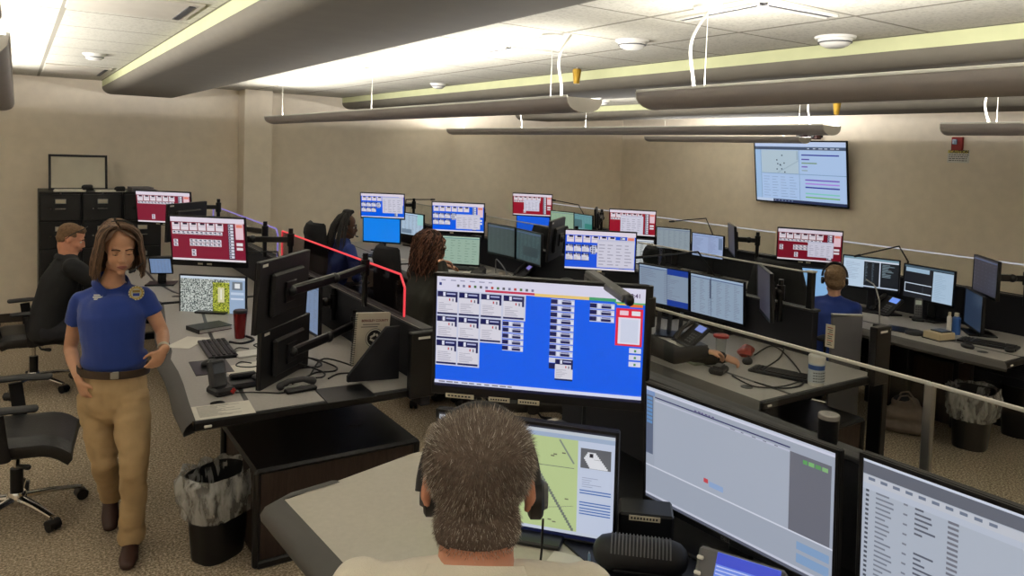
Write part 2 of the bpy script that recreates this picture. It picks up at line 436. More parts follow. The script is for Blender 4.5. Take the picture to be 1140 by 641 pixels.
pendant(-.15, -2.2, 2.30, 'near grey linear pendant light cut off at the top left corner', [])
pendant(2.47, 3.10, 8.75, 'grey trough pendant light nearest the pillar on the back wall', [-2.62])
pendant(2.47, -2.2, 2.58, 'large near trough pendant light running out of the top right edge', [2.15])
pendant(5.38, 3.62, 9.80, 'thin trough pendant light crossing the corner, ending above the wall television', [-2.9, 1.3])
pendant(5.38, -2.2, 2.72, 'trough pendant light end above the caution sign at the right edge', [2.2])
pendant(7.84, 5.62, 8.25, 'short far pendant light just left of the wall television', [])
# ---------------------------------------------------------------- ceiling bits
def on_ceiling(px, py, z=CEIL): return at_z(px, py, z)
def detector(px, py, label, r=.07, h=.05, cat='smoke detector', name='smoke_detector'):
    p = on_ceiling(px, py); t = thing(name, label, cat, (p.x, p.y, CEIL), 0, 'smoke detectors')
    mb = MB(); mb.lathe([(0, -.012), (r*1.15, -.012), (r*1.2, 0)], (0, 0, 0), M['white'], 28); mb.build('base_plate', t)
    mb = MB(); mb.lathe([(0, -h), (r*.55, -h), (r*.8, -h*.8), (r*.95, -h*.5), (r, -.012)], (0, 0, 0), M['white'], 28)
    mb.build('cover', t)
    mb = MB()
    mb.lathe([(r*.93, -h*.62), (r*.985, -h*.60), (r*.985, -h*.5), (r*.96, -h*.5)], (0, 0, 0), M['grey'], 28)
    mb.build('sensing_slots', t)
detector(105, 60, 'smoke detector on the ceiling above the filing cabinets')
detector(488, 93, 'smoke detector on ceiling left of the brass hanging sensor', .07)
detector(704, 45, 'smoke detector on ceiling between two pendant cord canopies', .08)
detector(930, 41, 'large round white smoke detector at upper right of the ceiling', .085, .055)
detector(670, 112, 'far smoke detector past the second bulkhead, seen between pendants', .08)
def slot_vent(pts, label, plate=True):
    P = [on_ceiling(*q) for q in pts]; c = sum(P, V())/len(P)
    t = thing('ceiling_vent', label, 'vent', (c.x, c.y, CEIL), 0, 'ceiling vents')
    mb = MB(); fr = MB()
    for a, b in zip(P[:-1], P[1:]):
        mb.rbar(V((a.x-c.x, a.y-c.y, -.004)), V((b.x-c.x, b.y-c.y, -.004)), .035, .006, M['dgrey'])
        d = (b-a).normalized(); n = V((-d.y, d.x, 0))*.028
        for sg in (-1, 1): fr.rbar(V((a.x-c.x, a.y-c.y, -.006))+n*sg, V((b.x-c.x, b.y-c.y, -.006))+n*sg, .014, .012, M['white'])
    mb.build('slot', t); fr.build('frame', t)
slot_vent([(540, 57), (567, 52.5), (628, 60)], 'corner shaped slot vent left of the near pendant cord')
slot_vent([(757, 21), (850, 3), (926, 17)], 'large corner shaped slot vent at the top edge of the ceiling')
def flat_vent(q, label):
    P = [on_ceiling(*a) for a in q]; c = sum(P, V())/4
    t = thing('ceiling_vent', label, 'vent', (c.x, c.y, CEIL), 0, 'ceiling vents')
    x0, x1 = min(p.x for p in P)-c.x, max(p.x for p in P)-c.x; y0, y1 = min(p.y for p in P)-c.y, max(p.y for p in P)-c.y
    mb = MB(); mb.box(((x0+x1)/2, (y0+y1)/2, -.006), (x1-x0, y1-y0, .012), mat('vent_plate', (176, 170, 158), .6), bev=.003); mb.build('plate', t)
    mb = MB(); mb.box((x1-.05, (y0+y1)/2, -.014), (.03, (y1-y0)*.8, .006), M['dgrey']); mb.build('slot', t)
flat_vent([(72, 6), (88, 0), (215, 14), (228, 4)], 'flat ceiling vent panel at top left with dark slot')
flat_vent([(47, 79), (50, 71), (118, 80), (126, 76)], 'narrow flat ceiling vent close to the back wall')
for px, py, z, lab in ((642, 85, 2.66, 'brass coloured perforated cone sensor hanging left of the pendant cord'), (931.5, 121, 2.52, 'small brass coloured cone sensor hanging at far right above the pendant end')):
    p = at_x(px, py, 3.55 if px < 700 else 6.2)
    t = thing('hanging_sensor', lab, 'sensor', (p.x, p.y, p.z), 0, 'brass hanging sensors')
    mb = MB(); mb.lathe([(0, -.055), (.022, -.055), (.034, .045), (.030, .055), (0, .055)], (0, 0, 0), M['gold'], 20); mb.build('cone', t)
    mb = MB(); mb.cyl((0, 0, .05), (0, 0, CEIL-p.z), .006, M['wcable'], seg=8); mb.build('stem', t)
# ---------------------------------------------------------------- wall items
def wall_plate(px, py, w, h, X=XR-.012):
    return at_x(px, py, X)
p = at_x(1067, 160, XR)
t = thing('fire_strobe', 'small red and blue fire alarm strobe on the right wall above a caution sign', 'fire alarm', (XR, p.y, p.z))
mb = MB(); mb.box((-.02, 0, 0), (.04, .12, .15), M['red'], bev=.006); mb.build('housing', t)
mb = MB(); mb.box((-.045, .02, .02), (.02, .05, .06), mat('strobe_lens', (120, 140, 175), .15), bev=.006); mb.build('lens', t)
p = at_x(1067, 174, XR)
t = thing('caution_sign', 'white caution sign with black lettering below the fire strobe', 'sign', (XR, p.y, p.z))
mb = MB(); mb.box((-.003, 0, 0), (.006, .235, .145), M['white']); mb.build('plate', t)
mb = MB(); text_rects(mb, '\u26a0CAUTION' if False else 'CAUTION', (-.0075, .095, .036), (0, -1, 0), (0, 0, 1), .046, M['black2'], .0012)
for i in range(4):
    y = .1
    while y > -.1:
        l = random.uniform(.012, .035); mb.box((-.0072, y-l/2, .018-i*.022), (.001, l, .008), M['black2']); y -= l+.008
mb.box((-.0065, 0, .052), (.001, .225, .034), mat('sign_yellow', (205, 190, 90), .6)); mb.build('lettering', t)
p = at_x(902, 152, XR)
t = thing('wall_camera', 'small dark camera pair on the wall just above the television', 'camera', (XR, p.y, p.z))
mb = MB()
for s_ in (-.11, .09): mb.box((-.05, s_, 0), (.1, .13, .075), mat('dark_maroon', (60, 24, 26), .4), bev=.01)
mb.box((-.01, 0, 0), (.02, .38, .03), M['black2']); mb.build('camera_body', t)
mb = MB()
for s_ in (-.11, .09): mb.cyl((-.1, s_, 0), (-.115, s_, 0), .022, M['black2'])
mb.build('lens', t)
# ---------------------------------------------------------------- screens
SCR_S = .92
def rect_lines(x0, y0, x1, y1, n, col, th=.45, fill=(.5, .95), cols=1, rnd=random):
    o = []; cw = (x1-x0)/cols; rh = (y1-y0)/n
    for i in range(n):
        for c in range(cols):
            l = cw*rnd.uniform(*fill)
            o.append((x0+c*cw+cw*.04, y0+i*rh+rh*(1-th)/2, x0+c*cw+cw*.04+l*.9, y0+i*rh+rh*(1+th)/2, col))
    return o
NAVY, WH, LB = (22, 26, 84), (222, 224, 240), (0, 92, 236)
def card(x0, y0, x1, y1, rnd):
    w, h = x1-x0, y1-y0
    o = [(x0, y0, x1, y1, (216, 214, 226)), (x0, y0, x1, y0+h*.24, NAVY), (x0+w*.28, y0+h*.03, x0+w*.4, y0+h*.21, WH), (x0+w*.46, y0+h*.07, x0+w*.9, y0+h*.13, (170, 175, 215)),
         (x0, y1-h*.08, x1, y1, NAVY), (x0+w*.9, y0+h*.24, x1, y0+h*.45, NAVY), (x0+w*.58, y0+h*.3, x0+w*.64, y0+h*.4, (190, 40, 50)), (x0+w*.74, y0+h*.3, x0+w*.8, y0+h*.42, (90, 90, 110))]
    if h > .12: o += rect_lines(x0+w*.04, y0+h*.46, x0+w*.9, y1-h*.12, 6, (166, 164, 182), .35, (.3, .9), 1, rnd)
    return o
def mini(x0, y0, x1, y1):
    w, h = x1-x0, y1-y0
    return [(x0, y0, x1, y1, (196, 200, 222)), (x0, y0+h*.08, x0+w*.28, y1-h*.16, NAVY), (x0+w*.32, y0+h*.1, x0+w*.43, y1-h*.2, WH), (x0+w*.47, y0+h*.42, x0+w*.86, y1-h*.14, NAVY), (x0+w*.5, y0+h*.12, x0+w*.84, y0+h*.3, (110, 112, 160)), (x0+w*.89, y0+h*.3, x0+w*.99, y1-h*.12, WH)]
def scr_bigcad():
    rnd = random.Random(3); o = [(0, 0, 1, 1, LB), (0, 0, 1, .125, (218, 216, 236))]
    o += rect_lines(.02, .018, .3, .045, 1, (150, 150, 180), .35, (.4, .8), 6, rnd)
    for k in range(14):
        u = .1+k*.028; o.append((u, .066, u+.012, .088, [(90, 90, 100), (120, 120, 150), (180, 60, 60), (70, 110, 60)][k % 4]))
    o += [(.012, .055, .024, .08, (20, 40, 120)), (.24, .098, .48, .118, (196, 48, 84)), (.48, .10, .74, .128, (232, 200, 120)), (.74, .10, .865, .128, (70, 160, 110)), (.865, .10, 1, .128, (214, 216, 232)),
          (.86, .125, 1, .14, (90, 175, 110)), (.87, .14, .93, .152, (235, 190, 60)), (.93, .14, .99, .165, (230, 110, 50))]
    ys = [(.135, .345), (.36, .565), (.58, .80)]; xs = [.004, .112, .221, .331]
    for r, (a, b) in enumerate(ys):
        for c in range(4):
            if (r == 1 and c == 3) or (r == 2 and c > 1): continue
            o += [(xs[c]-.003, a-.012, xs[c]+.108, b+.012, (200, 204, 226))]+card(xs[c], a, xs[c]+.1, b, rnd)
    for k in range(5): o += mini(.331, .365+k*.055, .433, .412+k*.055)
    for k in range(9): o += mini(.56, .135+k*.058, .672, .185+k*.058)
    o += [(.56, .66, .672, .705, (210, 212, 226)), (.56, .71, .59, .76, NAVY)]+card(.59, .67, .675, .86, rnd)
    for k in range(3): o += mini(.745, .145+k*.058, .86, .195+k*.058)
    o += [(.868, .175, .992, .505, (226, 40, 66)), (.885, .195, .925, .235, (238, 200, 214)), (.94, .195, .98, .235, (226, 226, 232)), (.88, .255, .982, .488, (224, 222, 240)), (.892, .27, .972, .475, (206, 212, 232))]
    for k in range(3): o += [(.935, .52+k*.06, .99, .565+k*.06, (214, 214, 236)), (.958, .535+k*.06, .968, .555+k*.06, (70, 140, 80))]
    o += [(0, .945, 1, .975, (214, 218, 240)), (0, .975, 1, 1, (16, 22, 56))]
    o += rect_lines(.02, .948, .4, .972, 1, (120, 120, 140), .5, (.6, .95), 10, rnd)
    return o
def scr_cad(bg, seed, popup=None, rows=3, right=True):
    rnd = random.Random(seed); o = [(0, 0, 1, 1, bg), (0, 0, 1, .11, (224, 214, 228)), (0, .955, 1, 1, (226, 220, 226))]
    red = bg[0] > 80
    n1 = 6
    for c in range(n1):
        x = .02+c*.118; o += [(x, .13, x+.104, .30, (226, 216, 224)), (x+.03, .13, x+.09, .175, (40, 26, 50)), (x+.01, .2, x+.095, .22, (190, 180, 196))]
    if red:
        def unit(x, y): return [(x, y, x+.058, y+.075, (226, 224, 232)), (x+.01, y+.012, x+.04, y+.038, (30, 24, 66)), (x+.012, y+.05, x+.05, y+.064, (40, 60, 90))]
        for c in range(11): o += unit(.02+c*.062, .32)
        if rows > 1:
            for c in range(7):
                for r in range(2): o += unit(.25+c*.062, .5+r*.085)
            for r in range(2): o += unit(.03, .52+r*.085)
        for r in range(2): o += unit(.27, .74+r*.08)
    else:
        for r in range(2):
            for c in range(3 if r else 4): o += card(.01+c*.115, .36+r*.22, .115+c*.115, .56+r*.22, rnd)
        for k in range(4): o += mini(.37, .36+k*.06, .44, .41+k*.06)
    o += [(.775, .12, .86, .95, (70, 40, 66) if red else (20, 60, 170))]
    for k in range(11): o += [(.785, .13+k*.073, .85, .185+k*.073, (210, 212, 222)), (.79, .14+k*.073, .81, .175+k*.073, NAVY)]
    o += [(.88, .11, .985, .47, (228, 196, 206)), (.89, .13, .975, .2, (226, 130, 110)), (.885, .55, .97, .62, (225, 222, 226)), (.885, .66, .97, .72, (225, 222, 226))]
    if popup:
        a, b, c, d = popup; o += [(a, b, c, d, (196, 196, 216)), (a+.01, b+.05, c-.01, d-.02, (208, 206, 222))]
        o += rect_lines(a+.02, b+.1, c-.02, d-.04, 7, (160, 158, 178), .3, (.3, .9), 4, rnd)
    return o
def scr_grid(bg, seed, line=(120, 128, 150), cols=6, rows=22, hdr=(90, 110, 150), extra=()):
    rnd = random.Random(seed); o = [(0, 0, 1, 1, bg), (0, 0, 1, .05, tuple(min(255, int(c*1.12)) for c in bg)), (0, .05, 1, .075, hdr)]
    o += rect_lines(.01, .1, .99, .95, rows, line, .28, (.2, .75), cols, rnd)+list(extra)
    return o
def scr_aerial():
    return [(0, 0, 1, 1, 'aerial'), (0, 0, 1, .06, (200, 212, 226)), (.5, .13, .76, .92, 'aerialy'), (.58, .25, .68, .62, (210, 205, 160)), (.62, .3, .64, .55, (230, 230, 220)), (.76, .06, 1, 1, (150, 172, 200)), (.80, .10, .96, .30, (110, 120, 130)), (.84, .14, .92, .26, (225, 228, 230)), (.78, .36, .98, .42, (190, 205, 225)), (.78, .5, .98, .54, (205, 215, 232)), (0, .93, 1, .965, (205, 215, 228)), (0, .965, 1, 1, (24, 30, 52))]
def scr_street():
    rnd = random.Random(5); G = (186, 204, 146)
    o = [(0, 0, 1, 1, (168, 172, 184)), (0, 0, 1, .02, (40, 44, 60)), (0, .02, 1, .05, (196, 204, 214)), (.0, .05, 1, .09, (160, 178, 205)), (.0, .09, .80, .93, G),
         (.80, .09, 1, .95, (196, 206, 228)), (.815, .15, .98, .33, (96, 98, 104)), (0, .93, 1, .96, (198, 206, 222)), (0, .96, 1, 1, (14, 20, 52))]
    def ln(x0, y0, x1, y1, col=(130, 140, 130), w=.003, n=26):
        return [(x0+(x1-x0)*i/n-w, y0+(y1-y0)*i/n-.003, x0+(x1-x0)*(i+1)/n+w, y0+(y1-y0)*(i+1)/n+.003, col) for i in range(n)]
    o += ln(.42, .1, .36, .92, (120, 130, 175))+ln(.45, .1, .41, .92, (130, 138, 175))+ln(.49, .1, .44, .92)+ln(.56, .35, .78, .92, (110, 118, 110))+ln(.55, .35, .78, .345, (110, 118, 110), .002)+ln(.7, .1, .78, .3)+ln(.5, .78, .78, .69, (110, 115, 105))+ln(.2, .14, .34, .12)
    for k in range(12): x, y = rnd.uniform(.3, .76), rnd.uniform(.12, .9); o.append((x, y, x+.02, y+.012, (110, 110, 90)))
    pts = [(.83, .20), (.86, .17), (.89, .19), (.93, .22), (.97, .27), (.93, .31), (.87, .30), (.84, .26)]
    for i in range(9):
        y = .175+i*.016; a = .835+abs(i-3)*.006; b = .9+i*.008; o.append((a, y, b, y+.017, (224, 226, 232)))
    o += [(.865, .185, .885, .22, (20, 22, 40)), (.89, .235, .93, .238, (120, 120, 130))]
    o += rect_lines(.82, .40, .98, .50, 5, (150, 160, 190), .3, (.3, .8), 1, rnd)
    for y in (.52, .545, .63, .655, .685, .71, .735): o.append((.815, y, .985, y+.011, (70, 110, 180)))
    return o
def scr_r1():
    B = (158, 166, 182); rnd = random.Random(8)
    o = [(0, 0, 1, 1, B), (0, 0, 1, .018, (190, 196, 214)), (0, .018, 1, .035, (205, 208, 226)), (0, .05, .045, .6, (94, 104, 128)), (.055, .075, .80, .085, (36, 36, 92)), (0, .035, .055, .075, (120, 146, 190)), (.055, .1, .80, .115, (186, 190, 208)),
         (.0, .60, .045, .60, B), (.8, .105, .985, .70, (104, 106, 118)), (.055, .115, .80, .70, (164, 172, 188)), (0, .70, 1, .712, (208, 212, 226)), (.86, .135, .88, .165, (90, 160, 90)), (.885, .135, .91, .165, (120, 180, 110)), (.915, .135, .94, .165, (90, 150, 90)), (.945, .135, .97, .165, (130, 180, 120))]
    for k in range(7): o.append((.004, .09+k*.035, .04, .115+k*.035, (96, 140, 190)))
    o += [(.36, .60, .385, .635, (196, 70, 80)), (.39, .61, .47, .655, (140, 165, 205)), (.84, .76, .985, .82, (128, 158, 196)), (.84, .85, .985, .92, (128, 158, 196)), (0, .955, 1, .975, (196, 200, 216)), (0, .975, 1, 1, (92, 96, 112))]
    o += rect_lines(.3, .06, .42, .075, 1, (80, 60, 120), .6, (.6, .9), 6, rnd)+rect_lines(.5, .098, .78, .112, 1, (110, 110, 130), .5, (.2, .5), 5, rnd)
    return o
def scr_r2():
    rnd = random.Random(9); o = [(0, 0, 1, 1, (172, 180, 194)), (0, 0, 1, .018, (206, 212, 228)), (0, .02, 1, .1, (98, 102, 114)), (0, .105, 1, .16, (190, 194, 204)), (0, .16, 1, .2, (182, 190, 206))]
    for k in range(10): o.append((.02+k*.045, .115, .045+k*.045, .135, (110, 120, 140)))
    for i in range(22):
        y = .2+i*.032; o.append((.012, y, .024, y+.016, (70, 74, 86)))
        o += [(.05, y, .05+rnd.uniform(.03, .07), y+.012, (118, 124, 138))]
        if i % 2 == 0: o.append((.15, y, .165, y+.012, (120, 124, 138)))
        if rnd.random() < .5: o.append((.19, y, .19+rnd.uniform(.02, .09), y+.013, (90, 94, 108)))
        o.append((.30, y, .335, y+.016, (112, 114, 126)))
    return o
def scr_dark(seed):
    rnd = random.Random(seed); o = [(0, 0, 1, 1, (26, 30, 36)), (0, 0, .38, 1, (186, 206, 226)), (0, 0, 1, .07, (120, 150, 165)), (.38, .07, 1, .12, (200, 210, 225)), (.66, .12, .68, .95, (200, 210, 228)), (.38, .93, 1, .97, (190, 205, 226))]
    o += rect_lines(.03, .15, .36, .75, 12, (150, 170, 195), .3, (.4, .9), 1, rnd)+rect_lines(.40, .16, .64, .8, 14, (96, 110, 122), .4, (.1, .4), 2, rnd)+rect_lines(.70, .16, .97, .6, 10, (130, 150, 160), .4, (.2, .9), 1, rnd)
    return o
def scr_dark2(seed):
    rnd = random.Random(seed); o = [(0, 0, 1, 1, (28, 30, 36)), (0, 0, 1, .06, (70, 90, 104)), (.03, .07, .52, .2, (150, 178, 200)), (.6, .08, 1, 1, (168, 192, 214)), (.02, .55, .58, .575, (196, 210, 226)), (.02, .82, .58, .85, (196, 210, 226)), (.02, .57, .035, .85, (196, 210, 226)), (.4, .62, .405, .8, (90, 100, 110))]
    o += rect_lines(.62, .15, .98, .95, 18, (140, 166, 190), .25, (.3, .8), 1, rnd)
    return o
def scr_tv():
    rnd = random.Random(11); B = (170, 196, 232)
    o = [(0, 0, 1, 1, B), (0, 0, 1, .07, (190, 206, 238)), (0, .08, 1, .13, (70, 84, 110)), (0, .13, .065, .95, (158, 190, 226)), (.065, .13, .07, .95, (110, 140, 175)), (.075, .14, .50, .52, (176, 196, 210)), (.075, .52, 1, .53, (120, 150, 188)), (.505, .13, .51, .95, (120, 150, 188)), (0, .955, 1, 1, (40, 50, 84)), (.0, .955, .2, 1, (190, 206, 230))]
    for k in range(30):
        x = .08+k*.014; y = .5-k*.012
        o.append((x+.18 if x+.18 < .5 else .48, y, min(x+.2, .5), y+.01, (150, 172, 190)))
    for k in range(9): x, y = rnd.uniform(.24, .34), rnd.uniform(.2, .5); o.append((x, y, x+.014, y+.022, (40, 60, 90)))
    for x1, y, c in ((.93, .2, (40, 44, 150)), (.62, .27, (80, 60, 160)), (.70, .33, (120, 150, 120)), (.60, .39, (120, 90, 180)), (.60, .45, (150, 170, 180))): o.append((.535, y, x1, y+.02, c))
    for x1, y, c in ((.93, .60, (120, 90, 190)), (.93, .66, (170, 130, 220)), (.93, .72, (40, 44, 150)), (.93, .82, (130, 200, 190)), (.93, .88, (120, 180, 110))): o.append((.57, y, x1, y+.022, c))
    o += rect_lines(.09, .56, .49, .93, 8, (140, 160, 200), .2, (.5, .95), 4, rnd)+rect_lines(.6, .09, .96, .12, 1, (190, 200, 220), .5, (.4, .8), 6, rnd)+rect_lines(.22, .965, .45, .99, 1, (160, 180, 210), .5, (.3, .5), 6, rnd)
    return o
def scr_flat(c): return [(0, 0, 1, 1, c)]
def aerial_mat(yel):
    k = 'screen_aerial_%d' % yel
    if k in MC: return MC[k]
    m = bpy.data.materials.new(k); m.use_nodes = True; MC[k] = m; nt = m.node_tree; b = nt.nodes['Principled BSDF']
    b.inputs['Base Color'].default_value = (.01, .01, .01, 1); b.inputs['Roughness'].default_value = .35
    tc = nt.nodes.new('ShaderNodeTexCoord'); n = nt.nodes.new('ShaderNodeTexNoise'); n.inputs['Scale'].default_value = 110; n.inputs['Detail'].default_value = 8
    cr = nt.nodes.new('ShaderNodeValToRGB'); e = cr.color_ramp.elements
    e[0].position = .42; e[1].position = .58
    e[0].color = rgb(*((70, 84, 20) if yel else (54, 66, 64))); e[1].color = rgb(*((190, 196, 70) if yel else (206, 212, 206)))
    nt.links.new(tc.outputs['Object'], n.inputs['Vector']); nt.links.new(n.outputs['Fac'], cr.inputs[0]); nt.links.new(cr.outputs[0], b.inputs['Emission Color'])
    b.inputs['Emission Strength'].default_value = SCR_S
    return m
def monitor(label, pos, yaw, tilt, w, h, content, chin=.02, bez=.010, stickers=0, arm=None, name='monitor', group='computer monitors', clock=False, dim=1.0, stand=False, light=0, dell=False):
    """housing, screen, bezel; the plate faces (sin yaw, -cos yaw)"""
    pos = V(pos)
    t = thing(name, label, 'monitor' if name == 'monitor' else 'television', pos, 0, group)
    r = V((math.cos(yaw), math.sin(yaw), 0)); n = V((math.sin(yaw), -math.cos(yaw), 0)); u = V((0, 0, 1))*math.cos(tilt)-n*math.sin(tilt); n2 = r.cross(u)
    Mx = Matrix((r, n2*-1, u)).transposed()       # local x right, y = away from viewer, z up
    def W(x, y, z): return Mx @ V((x, y, z))
    hs = MB(); T4 = Mx.to_4x4(); hs.T = T4
    hs.box((0, .012, 0), (w, .022, h), M['black'], bev=.004)
    hs.box((0, .035, 0), (w*.62, .03, h*.62), M['black'], bev=.012)
    hs.build('housing', t)
    fr = MB(); fr.T = T4
    fr.box((0, -.001, h/2-bez/2), (w, .006, bez), M['black2'], bev=.001); fr.box((0, -.001, -h/2+chin/2), (w, .006, chin), M['black2'], bev=.001)
    for sg in (-1, 1): fr.box((sg*(w/2-bez/2), -.001, 0), (bez, .006, h), M['black2'], bev=.001)
    if dell: text_rects(fr, 'DELL', V((-.02, -.0052, -h/2+chin*.3)), V((1, 0, 0)), V((0, 0, 1)), .014, M['grey'])
    fr.build('bezel', t)
    sw, sh = w-2*bez, h-bez-chin; zc = (chin-bez)/2
    sc_ = MB(); sc_.T = T4
    for i, (x0, y0, x1, y1, c) in enumerate(content):
        if c == 'aerial': mm = aerial_mat(0)
        elif c == 'aerialy': mm = aerial_mat(1)
        else: mm = emis(tuple(min(255, int(q)) for q in c), SCR_S*dim)
        yy = -.0006-.00002*i
        X0, X1 = -sw/2+sw*max(0, x0), -sw/2+sw*min(1, x1); Z0, Z1 = zc+sh/2-sh*min(1, y1), zc+sh/2-sh*max(0, y0)
        sc_.add([(X0, yy, Z0), (X1, yy, Z0), (X1, yy, Z1), (X0, yy, Z1)], [(0, 1, 2, 3)], mm)
    if clock: text_rects(sc_, '10:39:41', V((sw*.385, -.0075, zc+sh*.5-sh*.078)), V((1, 0, 0)), V((0, 0, 1)), .0165, emis((84, 60, 104), SCR_S), .0004)
    s_o = sc_.build('screen', t, 0)
    for k in range(stickers):
        st = MB(); st.T = T4; sx = (-w*.36, -w*.17, -w*.03)[k] if stickers == 3 else (-w*.12+k*w*.12)
        l = .085 if (stickers == 3 and k == 0) else (.062 if stickers == 3 else .04)
        st.box((sx, -.0055, -h/2+ (-.002 if stickers == 3 else chin*.45)), (l, .002, .013), M['offw'])
        for j in range(7 if stickers == 3 else 0): st.box((sx-l*.38+j*l*.12, -.0068, -h/2-.002), (l*.08, .0006, .0045), M['dgrey'])
        st.build('label_sticker', t)
    if yaw > 3 and name == 'monitor' and w > .5:
        st = MB(); st.T = T4; st.box((w*.5-.05, .0235, h*.5-.02), (.05, .002, .014), M['white']); st.build('label_sticker', t)
    mount = MB()
    mount.T = T4; mount.box((0, .055, 0), (.11, .012, .11), M['black2'], bev=.003); mount.T = Matrix.Identity(4)
    if arm is not None:
        # arm: elbow + pole standing on / clamped to something at world point arm
        A = V(arm)-pos; s0 = W(0, .06, 0); e = (s0+V((A.x, A.y, s0.z)))/2 + V((0, 0, 0)) + W(.0, .03, 0)*.5
        mount.ell(s0, .028, M['black2']); mount.rbar(s0, e, .034, .05, M['black2'], bev=.008); mount.ell(e, .032, M['black2'])
        q = V((A.x, A.y, s0.z)); mount.rbar(e, q, .034, .045, M['black2'], bev=.008)
        mount.cyl(q+V((0, 0, -.05)), q+V((0, 0, .05)), .028, M['black2'])
        mount.cyl(V((A.x, A.y, A.z)), q+V((0, 0, .09)), .018, M['black2'])
        mount.rbar(s0+V((0, 0, .028)), e+V((0, 0, .028)), .012, .004, M['alum'])
    if stand:
        zb = stand-pos.z; s0 = W(0, .07, 0); mount.rbar(s0, V((s0.x, s0.y, zb+.01)), .07, .02, M['black2'], up=n, bev=.004)
        mount.box((s0.x*.7, s0.y*.7, zb+.008), (.24, .2, .014), M['black2'], rot=Matrix.Rotation(yaw, 3, 'Z'), bev=.004)
    mount.build('mount_arm' if arm is not None else 'stand' if stand else 'mount', t)
    if light:
        pass
    return t
def along(p, s): p = V(p); return CAMP+(p-CAMP)*s
# wall television (tilted forward on its bracket)
p1 = at_x(843, 224, XR-.06); p2 = at_x(945, 232, XR-.06); p3 = at_x(838, 157, XR-.18); p4 = at_x(943, 156, XR-.18)
tw = (p1.y+p3.y)/2-(p2.y+p4.y)/2; th_ = ((p3-p1).length+(p4-p2).length)/2; pc = (p1+p2+p3+p4)/4
tv = monitor('large wall television showing a pale blue dashboard with a map and bars', pc, -PI/2, -math.asin(min(.9, .12/th_)), tw, th_, scr_tv(), chin=.02, bez=.018, name='television', group=None)
tv['category'] = 'television'
mb = MB(); L_ = XR-pc.x
mb.box((L_-.015, 0, 0), (.03, .5, .4), M['black2'], bev=.004)
for sg in (-.15, .15): mb.rbar((.05, sg, .05), (L_-.01, sg, .05), .03, .04, M['black2'])
mb.build('wall_bracket', tv)
